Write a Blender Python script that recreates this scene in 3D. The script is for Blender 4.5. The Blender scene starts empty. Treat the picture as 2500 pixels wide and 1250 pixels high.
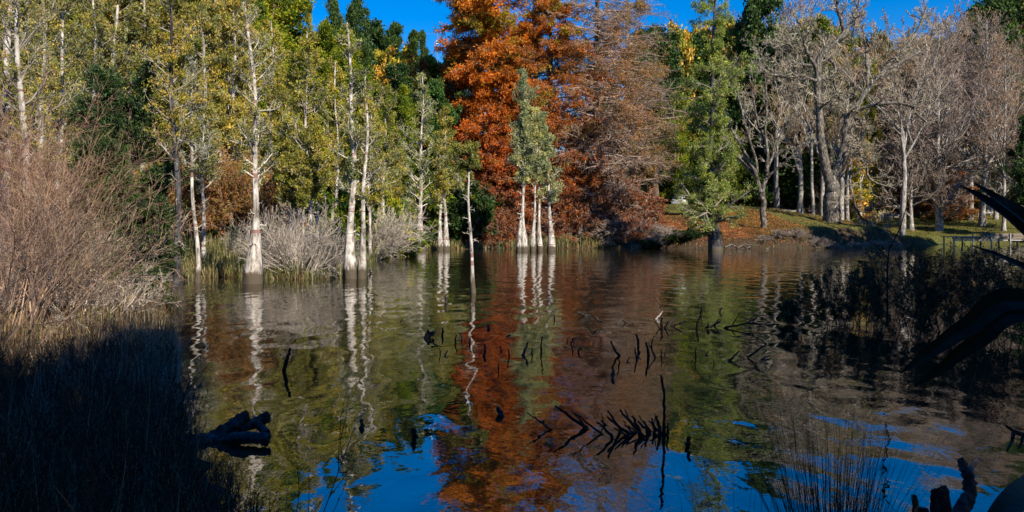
import bpy, math, random
import numpy as np
# ------------------------------------------------------------------ camera, world, sun
S = bpy.context.scene
COL = S.collection
F = 2083.0          # focal length in pixels of a 2500 px wide picture
CH = 2.2            # eye height above the water
HZ = 558.0          # picture row of the horizon
cd = bpy.data.cameras.new("camera"); cam = bpy.data.objects.new("camera", cd); COL.objects.link(cam)
cam.location = (0, 0, CH); cam.rotation_euler = (math.radians(90), 0, 0)
cd.sensor_width = 36; cd.lens = 36 * F / 2500; cd.shift_y = -(625 - HZ) / 2500
cd.clip_start = 0.05; cd.clip_end = 3000
S.camera = cam
SUN_AZ, SUN_EL = math.radians(146), math.radians(33)     # azimuth clockwise from +Y (view direction)
w = bpy.data.worlds.new("World"); S.world = w; w.use_nodes = True
nt = w.node_tree; bg = nt.nodes['Background']; sky = nt.nodes.new('ShaderNodeTexSky')
sky.sky_type = 'NISHITA'; sky.sun_disc = False; sky.sun_elevation = SUN_EL; sky.sun_rotation = SUN_AZ
sky.altitude = 200; sky.air_density = 1.0; sky.dust_density = 0.1; sky.ozone_density = 4.0
hs = nt.nodes.new('ShaderNodeHueSaturation'); hs.inputs['Saturation'].default_value = 1.5; hs.inputs['Hue'].default_value = 0.512; nt.links.new(sky.outputs[0], hs.inputs['Color'])
nt.links.new(hs.outputs[0], bg.inputs[0]); bg.inputs[1].default_value = 0.11
sd = bpy.data.lights.new("sun", 'SUN'); so = bpy.data.objects.new("sun", sd); COL.objects.link(so)
sd.energy = 5.0; sd.angle = math.radians(0.5); sd.color = (1.0, 0.90, 0.75)
so.rotation_euler = (math.radians(90) - SUN_EL, 0, math.pi - SUN_AZ)
so.location = (30, -40, 40)
S.view_settings.view_transform = 'Standard'; S.view_settings.look = 'None'
S.view_settings.exposure = 0.48; S.view_settings.gamma = 1.0
S.cycles.max_bounces = 6; S.cycles.diffuse_bounces = 2; S.cycles.glossy_bounces = 3
S.cycles.transmission_bounces = 3; S.cycles.transparent_max_bounces = 4
S.cycles.caustics_reflective = False; S.cycles.caustics_refractive = False
S.cycles.use_adaptive_sampling = True; S.cycles.adaptive_threshold = 0.015
S.cycles.sample_clamp_indirect = 4.0

# ------------------------------------------------------------------ helpers
A = np.array
def nrm(v): return v / np.maximum(np.linalg.norm(v, axis=-1, keepdims=True), 1e-9)
def wx(px, d): return (px - 1250.0) / F * d
def wz(py, d): return CH - (py - HZ) / F * d
def dw(py, z=0.0): return (CH - z) * F / (py - HZ)      # distance of a point of height z seen in row py
def at(px, py, d): return A([wx(px, d), d, wz(py, d)])
def tag(o, label=None, cat=None, group=None, kind=None):
    if label: o['label'] = label
    if cat: o['category'] = cat
    if group: o['group'] = group
    if kind: o['kind'] = kind
    return o
def empty(name, loc, label, cat, group=None, rz=0.0):
    o = bpy.data.objects.new(name, None); COL.objects.link(o); o.location = loc; o.rotation_euler = (0, 0, rz)
    o.empty_display_size = 0.3
    return tag(o, label, cat, group)
def mesh(name, V, Q, mats, mi=None, col=None, smooth=False):
    """V (n,3), Q (m,4) quads"""
    V = np.ascontiguousarray(V, dtype=np.float32); Q = np.ascontiguousarray(Q, dtype=np.int32)
    me = bpy.data.meshes.new(name)
    me.vertices.add(len(V)); me.vertices.foreach_set('co', V.ravel())
    me.loops.add(Q.size); me.loops.foreach_set('vertex_index', Q.ravel())
    me.polygons.add(len(Q)); me.polygons.foreach_set('loop_start', np.arange(0, Q.size, 4, dtype=np.int32))
    if mi is not None: me.polygons.foreach_set('material_index', A(mi, dtype=np.int32))
    me.polygons.foreach_set('use_smooth', np.full(len(Q), bool(smooth)))
    for m in mats: me.materials.append(m)
    if col is not None:
        a = me.color_attributes.new('col', 'FLOAT_COLOR', 'POINT')
        c = np.ones((len(V), 4), dtype=np.float32); c[:, :3] = col
        a.data.foreach_set('color', c.ravel())
    me.update(calc_edges=True); me.validate(verbose=False)
    return me
def link(name, me, parent=None, loc=None):
    o = bpy.data.objects.new(name, me); COL.objects.link(o)
    if parent is not None: o.parent = parent
    if loc is not None: o.location = loc
    return o
class Geo:
    """collects quads with a colour per vertex and a material slot per face"""
    def __init__(s): s.V = []; s.Q = []; s.C = []; s.M = []; s.n = 0
    def add(s, V, Q, col=(0.5, 0.5, 0.5), mi=0):
        V = np.asarray(V, float).reshape(-1, 3); Q = np.asarray(Q).reshape(-1, 4)
        if len(Q) == 0: return
        c = np.asarray(col, float)
        if c.ndim == 1: c = np.tile(c, (len(V), 1))
        s.V.append(V); s.Q.append(Q + s.n); s.C.append(c); s.M.append(np.full(len(Q), mi)); s.n += len(V)
    def mesh(s, name, mats, smooth=False):
        return mesh(name, np.concatenate(s.V), np.concatenate(s.Q), mats, np.concatenate(s.M), np.concatenate(s.C), smooth)
    def obj(s, name, mats, parent=None, loc=None, smooth=False):
        return link(name, s.mesh(name, mats, smooth), parent, loc)

# chains: P (N,K,3) with R (N,K)
def chain(p0, d0, L, K, up, wob, rng, r0, r1, up2=None):
    N = len(p0); P = np.zeros((N, K, 3)); P[:, 0] = p0; d = nrm(d0)
    L = np.broadcast_to(np.asarray(L, float), (N,)); st = L / (K - 1)
    up = np.broadcast_to(np.asarray(up, float), (N,))
    for k in range(1, K):
        u = up if up2 is None else up + (up2 - up) * (k - 1) / max(K - 2, 1)
        g = rng.normal(0, wob, (N, 3)); g[:, 2] += u
        d = nrm(d + g); P[:, k] = P[:, k - 1] + d * st[:, None]
    t = np.linspace(0, 1, K)[None]
    r0 = np.broadcast_to(np.asarray(r0, float), (N,)); r1 = np.broadcast_to(np.asarray(r1, float), (N,))
    return P, r0[:, None] * (1 - t) + r1[:, None] * t
def sample(P, R, i, t):
    K = P.shape[1]; f = np.clip(t, 0, 0.9999) * (K - 1); k = f.astype(int); f = f - k
    p = P[i, k] * (1 - f[:, None]) + P[i, k + 1] * f[:, None]
    return p, nrm(P[i, k + 1] - P[i, k]), R[i, k] * (1 - f) + R[i, k + 1] * f
def kids(P, R, n, t0, t1, ang, Lf, K, up, wob, rng, rs=0.6, rmin=0.004, flat=0.0, rmul=0.35, up2=None, Ls=(0.6, 1.15)):
    """n children on each chain. Lf(t, parent index) gives lengths"""
    N = len(P); i = np.repeat(np.arange(N), n)
    t = (np.tile(np.arange(n), N) + rng.uniform(0, 1, N * n)) / n * (t1 - t0) + t0
    p, T, r = sample(P, R, i, t)
    q = rng.normal(0, 1, (N * n, 3)); q[:, 2] *= (1 - flat)
    q = nrm(q - (q * T).sum(1, keepdims=True) * T)
    if flat > 0: q[:, 2] *= (1 - flat); q = nrm(q)
    a = rng.uniform(ang[0], ang[1], N * n)[:, None]
    d = T * np.cos(a) + q * np.sin(a)
    L = Lf(t, i) * rng.uniform(Ls[0], Ls[1], N * n)
    rr = np.maximum(r * rs, rmin)
    return chain(p, d, L, K, up, wob, rng, rr, np.maximum(rr * rmul, rmin * 0.6), up2)
def clen(P): return np.linalg.norm(np.diff(P, axis=1), axis=2).sum(1)
def tubes(g, P, R, S_, col, mi=0, cj=0.0, rng=None, lobes=None):
    N, K, _ = P.shape
    T = np.zeros_like(P); T[:, 1:-1] = P[:, 2:] - P[:, :-2]; T[:, 0] = P[:, 1] - P[:, 0]; T[:, -1] = P[:, -1] - P[:, -2]
    T = nrm(T)
    ref = np.where(np.abs(T[:, :1, 2:3]) > 0.8, A([1.0, 0, 0]), A([0, 0, 1.0]))
    ref = np.broadcast_to(ref, T.shape)
    U = nrm(np.cross(T, ref)); W = np.cross(T, U)
    a = np.arange(S_) / S_ * 2 * np.pi
    RR = R[:, :, None] * np.ones(S_)[None, None]
    if lobes is not None: RR = RR * lobes(P, a)
    V = P[:, :, None] + RR[..., None] * (np.cos(a)[None, None, :, None] * U[:, :, None] + np.sin(a)[None, None, :, None] * W[:, :, None])
    idx = np.arange(N * K * S_).reshape(N, K, S_)
    n = np.roll(idx, -1, axis=2)
    Q = np.stack([idx[:, :-1], n[:, :-1], n[:, 1:], idx[:, 1:]], -1).reshape(-1, 4)
    c = np.asarray(col, float)
    if c.ndim == 1: c = np.tile(c, (N, 1))
    if cj and rng is not None: c = c * rng.uniform(1 - cj, 1 + cj, (N, 1))
    g.add(V.reshape(-1, 3), Q, np.repeat(c, K * S_, axis=0), mi)
def leaves(g, p, d, L, Wd, col, rng, mi=0, cj=0.25, bend=0.0):
    """one rhombic leaf at each point p along d"""
    N = len(p)
    if N == 0: return
    d = nrm(d); q = nrm(np.cross(d, rng.normal(0, 1, (N, 3))))
    L = (np.broadcast_to(L, (N,)) * rng.uniform(0.6, 1.3, N))[:, None]; Wd = (np.broadcast_to(Wd, (N,)) * rng.uniform(0.7, 1.3, N))[:, None]
    V = np.stack([p, p + d * L * 0.5 + q * Wd * 0.5, p + d * L, p + d * L * 0.45 - q * Wd * 0.5], 1)
    c = np.asarray(col, float)
    if c.ndim == 1: c = np.tile(c, (N, 1))
    c = c * rng.uniform(1 - cj, 1 + cj, (N, 1)) * rng.uniform(0.93, 1.07, (N, 3))
    g.add(V.reshape(-1, 3), np.arange(N * 4).reshape(N, 4), np.repeat(c, 4, axis=0), mi)
def tufts(g, P, R, n, t0, spread, L, Wd, pal, rng, mi=0, up=0.2, along=0.7, cj=0.25, colf=None):
    """n leaves along each chain, a tint from the palette for every chain"""
    N = len(P); i = np.repeat(np.arange(N), n); t = rng.uniform(t0, 1, N * n)
    p, T, _ = sample(P, R, i, t)
    p = p + rng.normal(0, spread, (N * n, 3))
    d = T * along + rng.normal(0, 0.55, (N * n, 3)); d[:, 2] += up
    pal = A(pal, dtype=float)
    if colf is None: c = pal[rng.integers(0, len(pal), N)][i]
    else: c = colf(p, i)
    leaves(g, p, d, L, Wd, c, rng, mi, cj)
def blob_noise(p, seed, sc):
    """cheap smooth 3-D value noise 0..1 from a few sines"""
    r = np.random.default_rng(seed); v = 0
    for k in range(4):
        w_ = r.normal(0, 1, 3) * sc * (1 + 0.6 * k); v = v + np.sin(p @ w_ + r.uniform(0, 6.28)) / (1 + 0.5 * k)
    return 0.5 + 0.5 * v / 2.4

# ------------------------------------------------------------------ materials
def mat(name):
    m = bpy.data.materials.new(name); m.use_nodes = True
    t = m.node_tree; return m, t, t.nodes, t.links, t.nodes['Principled BSDF']
def noise(N, L, vec, sc, det=4, rough=0.55, dist=0.0):
    n = N.new('ShaderNodeTexNoise'); n.inputs['Scale'].default_value = sc; n.inputs['Detail'].default_value = det
    n.inputs['Roughness'].default_value = rough; n.inputs['Distortion'].default_value = dist
    if vec is not None: L.new(vec, n.inputs['Vector'])
    return n
def ramp(N, L, fac, stops):
    r = N.new('ShaderNodeValToRGB'); e = r.color_ramp.elements
    while len(e) < len(stops): e.new(0.5)
    for k, (p, c) in enumerate(stops): e[k].position = p; e[k].color = (*c, 1)
    if fac is not None: L.new(fac, r.inputs[0])
    return r
def mul(N, L, a, b, f=1.0, mode='MULTIPLY'):
    m = N.new('ShaderNodeMix'); m.data_type = 'RGBA'; m.blend_type = mode; m.inputs[0].default_value = f
    for k, s in ((6, a), (7, b)):
        if hasattr(s, 'is_linked') or hasattr(s, 'links'): L.new(s, m.inputs[k])
        else: m.inputs[k].default_value = (*s, 1)
    return m
def foliage_mat(name, trans=0.3, rough=0.55, spec=0.3):
    m, t, N, L, b = mat(name)
    at_ = N.new('ShaderNodeAttribute'); at_.attribute_name = 'col'
    g = N.new('ShaderNodeNewGeometry'); oi = N.new('ShaderNodeObjectInfo')
    n = noise(N, L, g.outputs['Position'], 0.55, 2)
    r = ramp(N, L, n.outputs[0], [(0.34, (0.55, 0.62, 0.7)), (0.66, (1.32, 1.22, 1.05))])
    c = mul(N, L, at_.outputs['Color'], r.outputs[0])
    r2 = ramp(N, L, oi.outputs['Random'], [(0, (0.8, 0.86, 0.9)), (0.5, (1.0, 1.0, 1.0)), (1, (1.18, 1.1, 0.95))])
    c2 = mul(N, L, c.outputs[2], r2.outputs[0])
    L.new(c2.outputs[2], b.inputs['Base Color']); b.inputs['Roughness'].default_value = rough
    b.inputs['Specular IOR Level'].default_value = spec
    tr = N.new('ShaderNodeBsdfTranslucent'); L.new(c2.outputs[2], tr.inputs[0])
    mx = N.new('ShaderNodeMixShader'); mx.inputs[0].default_value = trans
    L.new(b.outputs[0], mx.inputs[1]); L.new(tr.outputs[0], mx.inputs[2]); L.new(mx.outputs[0], N['Material Output'].inputs[0])
    return m
def twig_mat(name):
    m, t, N, L, b = mat(name)
    at_ = N.new('ShaderNodeAttribute'); at_.attribute_name = 'col'; g = N.new('ShaderNodeNewGeometry')
    n = noise(N, L, g.outputs['Position'], 4.0, 3)
    r = ramp(N, L, n.outputs[0], [(0.3, (0.6, 0.58, 0.55)), (0.7, (1.3, 1.3, 1.25))])
    c = mul(N, L, at_.outputs['Color'], r.outputs[0]); L.new(c.outputs[2], b.inputs['Base Color'])
    b.inputs['Roughness'].default_value = 0.85; b.inputs['Specular IOR Level'].default_value = 0.2
    return m
def bark_mat(name, base, dark, light, band=None, tide=None, zs=0.35, sc=3.0):
    m, t, N, L, b = mat(name)
    g = N.new('ShaderNodeNewGeometry'); mp = N.new('ShaderNodeMapping'); mp.inputs['Scale'].default_value = (1, 1, zs)
    L.new(g.outputs['Position'], mp.inputs[0])
    n = noise(N, L, mp.outputs[0], sc * 2.2, 6, 0.65)
    r = ramp(N, L, n.outputs[0], [(0.36, dark), (0.5, base), (0.66, light)])
    out = r.outputs[0]
    n2 = noise(N, L, g.outputs['Position'], 1.3, 4, 0.6)
    r2 = ramp(N, L, n2.outputs[0], [(0.35, (0.62, 0.6, 0.56)), (0.6, (1.1, 1.1, 1.1))])
    out = mul(N, L, out, r2.outputs[0]).outputs[2]
    if band:
        mp2 = N.new('ShaderNodeMapping'); mp2.inputs['Scale'].default_value = (0.05, 0.05, 1); L.new(g.outputs['Position'], mp2.inputs[0])
        n3 = noise(N, L, mp2.outputs[0], 3.3, 2); r3 = ramp(N, L, n3.outputs[0], [(0.62, (0, 0, 0)), (0.65, (1, 1, 1))])
        mm = N.new('ShaderNodeMix'); mm.data_type = 'RGBA'; L.new(r3.outputs[0], mm.inputs[0]); L.new(out, mm.inputs[6]); mm.inputs[7].default_value = (*band, 1)
        out = mm.outputs[2]
    if tide:
        sx = N.new('ShaderNodeSeparateXYZ'); L.new(g.outputs['Position'], sx.inputs[0])
        ad = N.new('ShaderNodeMath'); ad.operation = 'MULTIPLY_ADD'; L.new(n.outputs[0], ad.inputs[0]); ad.inputs[1].default_value = 0.5; L.new(sx.outputs[2], ad.inputs[2])
        mr = N.new('ShaderNodeMapRange'); L.new(ad.outputs[0], mr.inputs[0]); mr.inputs[1].default_value = tide + 0.2; mr.inputs[2].default_value = tide + 0.42
        mm = N.new('ShaderNodeMix'); mm.data_type = 'RGBA'; L.new(mr.outputs[0], mm.inputs[0]); mm.inputs[6].default_value = (0.10, 0.08, 0.055, 1); L.new(out, mm.inputs[7])
        out = mm.outputs[2]
    L.new(out, b.inputs['Base Color']); b.inputs['Roughness'].default_value = 0.85; b.inputs['Specular IOR Level'].default_value = 0.2
    bp = N.new('ShaderNodeBump'); bp.inputs['Strength'].default_value = 0.9; bp.inputs['Distance'].default_value = 0.05
    L.new(n.outputs[0], bp.inputs['Height']); L.new(bp.outputs[0], b.inputs['Normal'])
    return m
def plain_mat(name, c, rough=0.5, metal=0.0, var=0.25, sc=6.0, spec=0.5):
    m, t, N, L, b = mat(name)
    g = N.new('ShaderNodeTexCoord'); n = noise(N, L, g.outputs['Object'], sc, 4)
    r = ramp(N, L, n.outputs[0], [(0.3, tuple(x * (1 - var) for x in c)), (0.7, tuple(min(1, x * (1 + var)) for x in c))])
    L.new(r.outputs[0], b.inputs['Base Color']); b.inputs['Roughness'].default_value = rough; b.inputs['Metallic'].default_value = metal
    b.inputs['Specular IOR Level'].default_value = spec
    return m
LEAF = foliage_mat('leaf'); TWIG = twig_mat('twig')
DARKLEAF = foliage_mat('glossy_leaf', 0.15, 0.55, 0.25)
WHITE = bark_mat('pale_bark', (0.50, 0.455, 0.40), (0.15, 0.125, 0.10), (0.76, 0.72, 0.66), band=(0.26, 0.15, 0.12), tide=0.42)
GREY = bark_mat('grey_bark', (0.34, 0.31, 0.28), (0.13, 0.115, 0.10), (0.58, 0.56, 0.53))
BROWN = bark_mat('brown_bark', (0.13, 0.095, 0.07), (0.05, 0.035, 0.025), (0.26, 0.21, 0.16))
SHADEB = bark_mat('shade_dark_bark', (0.065, 0.062, 0.066), (0.022, 0.02, 0.02), (0.15, 0.145, 0.15), tide=0.25)  # bark colour darkened to carry the trunks' shade; tide band is a stain
DEADW = bark_mat('dead_wood', (0.035, 0.028, 0.024), (0.012, 0.010, 0.009), (0.09, 0.075, 0.065), zs=1.0, sc=6)
# ------------------------------------------------------------------ terrain
SH = [(-1.95, 6.3), (-2.86, 8.15), (-4.0, 10.4), (-5.9, 15.2), (-7.9, 19.7), (-10.6, 25.9), (-13.2, 32), (-14.3, 38), (-12.3, 38.8),
      (-10.5, 37.2), (-8.9, 36.6), (-8.2, 38.8), (-8.4, 45), (-9.3, 55.9), (-11.0, 76.4), (-10.2, 85), (-6, 90), (-2.2, 93.5), (11.5, 95.5),
      (22, 91.7), (31.4, 93.5), (43, 99.6), (53, 107), (56, 117), (62, 119), (70, 118), (80, 112), (110, 90), (95, 50), (60, 30), (25, 17), (12, 11), (5.5, 6.0), (2, 5.3), (-1, 5.5)]
SHP = A(SH, dtype=float)
def sdist(x, y):
    x = np.asarray(x, float).ravel(); y = np.asarray(y, float).ravel(); best = np.full(len(x), 1e9); ins = np.zeros(len(x), bool)
    n = len(SHP)
    for k in range(n):
        ax, ay = SHP[k]; bx, by = SHP[(k + 1) % n]
        dx, dy = bx - ax, by - ay; t = np.clip(((x - ax) * dx + (y - ay) * dy) / (dx * dx + dy * dy), 0, 1)
        best = np.minimum(best, np.hypot(x - ax - t * dx, y - ay - t * dy))
        c = ((ay > y) != (by > y)) & (x < (bx - ax) * (y - ay) / (by - ay + 1e-12) + ax); ins ^= c
    return np.where(ins, -best, best)
def sm(t): t = np.clip(t, 0, 1); return t * t * (3 - 2 * t)
def gz(x, y):
    x = np.asarray(x, float); y = np.asarray(y, float); sh = x.shape; x = x.ravel(); y = y.ravel()
    s = sdist(x, y); s = s + 0.25 * np.sin(x * 1.3 + 2 * np.sin(y * 0.7)) * np.clip((y - 30) / 30, 0, 1)
    sp = np.maximum(s, 0)
    cut = 1.1 + 1.2 * sm((x - 27) / 6) * sm((50 - x) / 6)
    hr = cut * sm(sp / (1.4 + 0.8 * sm((x - 27) / 6))) + (5.5 - cut) * sm((sp - 0.5) / 27) + 0.018 * np.maximum(sp - 25, 0)
    hl = 0.8 * sm(sp / 1.2) + 0.115 * sp
    hl = np.minimum(hl, 5.5 + 0.01 * sp)
    hh = 0.35 * sm(sp / 1.5) + 22 * (1 - np.exp(-np.maximum(sp - 4, 0) * 0.019))
    hn = 0.14 * sm(sp / 0.8) + 0.30 * sm(sp / 7)
    wl = sm((x - 44) / 10); wr = sm((x - 5) / 8)
    h = hh * (1 - wr) + (hr * (1 - wl) + hl * wl) * wr
    wn = sm((34 - y) / 10) * (1 - sm((-x - 22) / 20)); h = h * (1 - wn) + hn * wn
    back = sm((y - 160) / 150) * 17 * wr; h = h + back
    bump = 0.10 * np.sin(x * 0.9 + 1.7 * np.sin(y * 0.43)) * np.sin(y * 0.8 + 1.3 * np.sin(x * 0.37)) + 0.05 * np.sin(x * 2.3 + y * 1.9)
    h = np.where(s > 0, h + bump * sm((sp - 0.5) / 3), -np.minimum(1.3, 0.45 * (-s)) )
    return h.reshape(sh)
def gz1(x, y): return float(gz(A([x]), A([y]))[0])
def axis(stops):
    out = []
    for (a, b, st) in stops: out += list(np.arange(a, b, st))
    return A(out + [stops[-1][1]])
gx = axis([(-500, -120, 20), (-120, -40, 2.5), (-40, -20, 1.0), (-20, 12, 0.4), (12, 60, 0.7), (60, 100, 1.5), (100, 200, 6), (200, 500, 20)])
gy = axis([(-120, -20, 6), (-20, 0, 1), (0, 46, 0.4), (46, 84, 1.0), (84, 112, 0.5), (112, 160, 1.3), (160, 260, 5), (260, 700, 22)])
X, Y = np.meshgrid(gx, gy); Z = gz(X, Y)
idx = np.arange(X.size).reshape(X.shape)
Q = np.stack([idx[:-1, :-1], idx[:-1, 1:], idx[1:, 1:], idx[1:, :-1]], -1).reshape(-1, 4)
def ground_mat():
    m, t, N, L, b = mat('ground_soil_and_grass')
    g = N.new('ShaderNodeNewGeometry'); P_ = g.outputs['Position']
    n1 = noise(N, L, P_, 0.25, 6, 0.6); n2 = noise(N, L, P_, 5.0, 6, 0.7); n3 = noise(N, L, P_, 22.0, 3, 0.7)
    at_ = N.new('ShaderNodeAttribute'); at_.attribute_name = 'col'    # r grass, g leaf litter
    sp = N.new('ShaderNodeSeparateColor'); L.new(at_.outputs['Color'], sp.inputs[0])
    soil = ramp(N, L, n2.outputs[0], [(0.3, (0.03, 0.02, 0.013)), (0.7, (0.10, 0.07, 0.045))])
    grass = ramp(N, L, n2.outputs[0], [(0.3, (0.06, 0.075, 0.018)), (0.55, (0.13, 0.14, 0.035)), (0.75, (0.26, 0.22, 0.07))])
    lit = ramp(N, L, n3.outputs[0], [(0.3, (0.07, 0.03, 0.014)), (0.5, (0.21, 0.085, 0.03)), (0.7, (0.38, 0.18, 0.07))])
    def mask(src, n, lo, hi):
        a = N.new('ShaderNodeMath'); a.operation = 'MULTIPLY_ADD'; L.new(n.outputs[0], a.inputs[0]); a.inputs[1].default_value = 0.9; L.new(src, a.inputs[2])
        r = N.new('ShaderNodeMapRange'); L.new(a.outputs[0], r.inputs[0]); r.inputs[1].default_value = lo; r.inputs[2].default_value = hi; return r
    m1 = N.new('ShaderNodeMix'); m1.data_type = 'RGBA'; L.new(mask(sp.outputs[0], n1, 0.75, 1.05).outputs[0], m1.inputs[0]); L.new(soil.outputs[0], m1.inputs[6]); L.new(grass.outputs[0], m1.inputs[7])
    m2 = N.new('ShaderNodeMix'); m2.data_type = 'RGBA'; L.new(mask(sp.outputs[1], n2, 0.75, 1.1).outputs[0], m2.inputs[0]); L.new(m1.outputs[2], m2.inputs[6]); L.new(lit.outputs[0], m2.inputs[7])
    L.new(m2.outputs[2], b.inputs['Base Color']); b.inputs['Roughness'].default_value = 0.95; b.inputs['Specular IOR Level'].default_value = 0.1
    bp = N.new('ShaderNodeBump'); bp.inputs['Strength'].default_value = 0.8; bp.inputs['Distance'].default_value = 0.12; L.new(n2.outputs[0], bp.inputs['Height']); L.new(bp.outputs[0], b.inputs['Normal'])
    return m
xr, yr = X.ravel(), Y.ravel(); sr = sdist(xr, yr)
grass = sm((xr - 24) / 8) * sm((yr - 80) / 10) * sm((sr - 1) / 2)
grass = np.maximum(grass, 0.55 * sm((xr - 10) / 5) * sm((yr - 104) / 5)) * sm((175 - yr) / 20)
litter = sm((xr - 8) / 4) * sm((33 - xr) / 8) * sm((yr - 80) / 6) * sm((sr - 0.7) / 1.2) * sm((20 - sr) / 12) * 1.0
litter = np.maximum(litter, 0.55 * sm((xr - 38) / 4) * sm((60 - xr) / 8) * sm((yr - 105) / 4) * sm((135 - yr) / 15))
litter = np.maximum(litter, 0.35 * (yr > 30)) * np.where(xr > 9, sm((sr - 1.3) / 1.5), 1)
me = mesh('ground', np.stack([xr, yr, Z.ravel()], 1), Q, [ground_mat()], col=np.stack([grass, litter, 0 * litter], 1), smooth=True)
ground = link('ground', me); tag(ground, kind='structure')

# water
def water_mat():
    m, t, N, L, b = mat('pond_water')
    g = N.new('ShaderNodeNewGeometry'); P_ = g.outputs['Position']
    mp = N.new('ShaderNodeMapping'); mp.inputs['Scale'].default_value = (1.55, 0.8, 1); mp.inputs['Rotation'].default_value = (0, 0, 0.2); L.new(P_, mp.inputs[0])
    n1 = noise(N, L, mp.outputs[0], 0.8, 0.6, 0.4, 0.7); n2 = noise(N, L, mp.outputs[0], 2.6, 2, 0.5, 0.5); n3 = noise(N, L, P_, 9, 2, 0.5)
    # patches of breeze
    n4 = noise(N, L, P_, 0.12, 2)
    pr = N.new('ShaderNodeMapRange'); L.new(n4.outputs[0], pr.inputs[0]); pr.inputs[1].default_value = 0.35; pr.inputs[2].default_value = 0.65; pr.inputs[3].default_value = 0.35; pr.inputs[4].default_value = 1.0
    def b_(h, dist, nrm_in=None, strength=1.0):
        x = N.new('ShaderNodeBump'); x.inputs['Strength'].default_value = strength; x.inputs['Distance'].default_value = dist
        L.new(h, x.inputs['Height'])
        if nrm_in is not None: L.new(nrm_in, x.inputs['Normal'])
        return x
    # rings spreading from a point near the right bank
    sub = N.new('ShaderNodeVectorMath'); sub.operation = 'SUBTRACT'; L.new(P_, sub.inputs[0]); sub.inputs[1].default_value = (4.6, 10.6, 0)
    ln = N.new('ShaderNodeVectorMath'); ln.operation = 'LENGTH'; L.new(sub.outputs[0], ln.inputs[0])
    sn = N.new('ShaderNodeMath'); sn.operation = 'MULTIPLY'; L.new(ln.outputs['Value'], sn.inputs[0]); sn.inputs[1].default_value = 7.5
    s2 = N.new('ShaderNodeMath'); s2.operation = 'SINE'; L.new(sn.outputs[0], s2.inputs[0])
    fa = N.new('ShaderNodeMapRange'); L.new(ln.outputs['Value'], fa.inputs[0]); fa.inputs[1].default_value = 0.3; fa.inputs[2].default_value = 6.0; fa.inputs[3].default_value = 1.0; fa.inputs[4].default_value = 0.0
    s3 = N.new('ShaderNodeMath'); s3.operation = 'MULTIPLY'; L.new(s2.outputs[0], s3.inputs[0]); L.new(fa.outputs[0], s3.inputs[1])
    hh = N.new('ShaderNodeMath'); hh.operation = 'MULTIPLY'; L.new(n2.outputs[0], hh.inputs[0]); L.new(pr.outputs[0], hh.inputs[1])
    hf = N.new('ShaderNodeMath'); hf.operation = 'MULTIPLY'; L.new(n3.outputs[0], hf.inputs[0]); L.new(pr.outputs[0], hf.inputs[1])
    b1 = b_(n1.outputs[0], 0.030); b2 = b_(hh.outputs[0], 0.0045, b1.outputs[0]); b3 = b_(hf.outputs[0], 0.0012, b2.outputs[0]); b4 = b_(s3.outputs[0], 0.0022, b3.outputs[0])
    b.inputs['Base Color'].default_value = (0.020, 0.016, 0.008, 1); b.inputs['Roughness'].default_value = 0.005
    b.inputs['IOR'].default_value = 2.9; b.inputs['Specular IOR Level'].default_value = 0.5
    L.new(b4.outputs[0], b.inputs['Normal'])
    return m
wxs = np.linspace(-130, 160, 30); wys = np.linspace(3.5, 160, 20); XX, YY = np.meshgrid(wxs, wys); ii = np.arange(XX.size).reshape(XX.shape)
Qw = np.stack([ii[:-1, :-1], ii[:-1, 1:], ii[1:, 1:], ii[1:, :-1]], -1).reshape(-1, 4)
wat = link('water', mesh('water', np.stack([XX.ravel(), YY.ravel(), 0 * XX.ravel()], 1), Qw, [water_mat()])); tag(wat, kind='structure')


# ------------------------------------------------------------------ palettes (albedo)
OLIVE = [(0.36, 0.32, 0.045), (0.25, 0.25, 0.035), (0.44, 0.34, 0.06), (0.20, 0.23, 0.03), (0.48, 0.38, 0.11)]
PALE = [(0.36, 0.35, 0.17), (0.26, 0.28, 0.11), (0.42, 0.39, 0.22), (0.20, 0.23, 0.09), (0.30, 0.27, 0.08)]
LICHEN = [(0.44, 0.43, 0.33), (0.36, 0.36, 0.28), (0.52, 0.50, 0.40)]
GREYG = [(0.47, 0.49, 0.24), (0.36, 0.40, 0.17), (0.55, 0.54, 0.30), (0.33, 0.37, 0.10)]
BRIGHT = [(0.27, 0.31, 0.018), (0.16, 0.24, 0.015), (0.40, 0.38, 0.02), (0.09, 0.16, 0.012)]
DARKG = [(0.04, 0.09, 0.02), (0.03, 0.065, 0.018), (0.06, 0.12, 0.022), (0.085, 0.13, 0.03)]
YELLOW = [(0.75, 0.46, 0.05), (0.62, 0.36, 0.04), (0.80, 0.55, 0.12), (0.55, 0.40, 0.06)]
YGREEN = [(0.38, 0.40, 0.035), (0.5, 0.42, 0.04), (0.22, 0.28, 0.03), (0.65, 0.45, 0.04)]
BRNTW = A([0.30, 0.22, 0.13]); PINKTW = A([0.33, 0.215, 0.14]); PALETW = A([0.56, 0.52, 0.44]); GREYTW = A([0.38, 0.34, 0.28])

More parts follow.
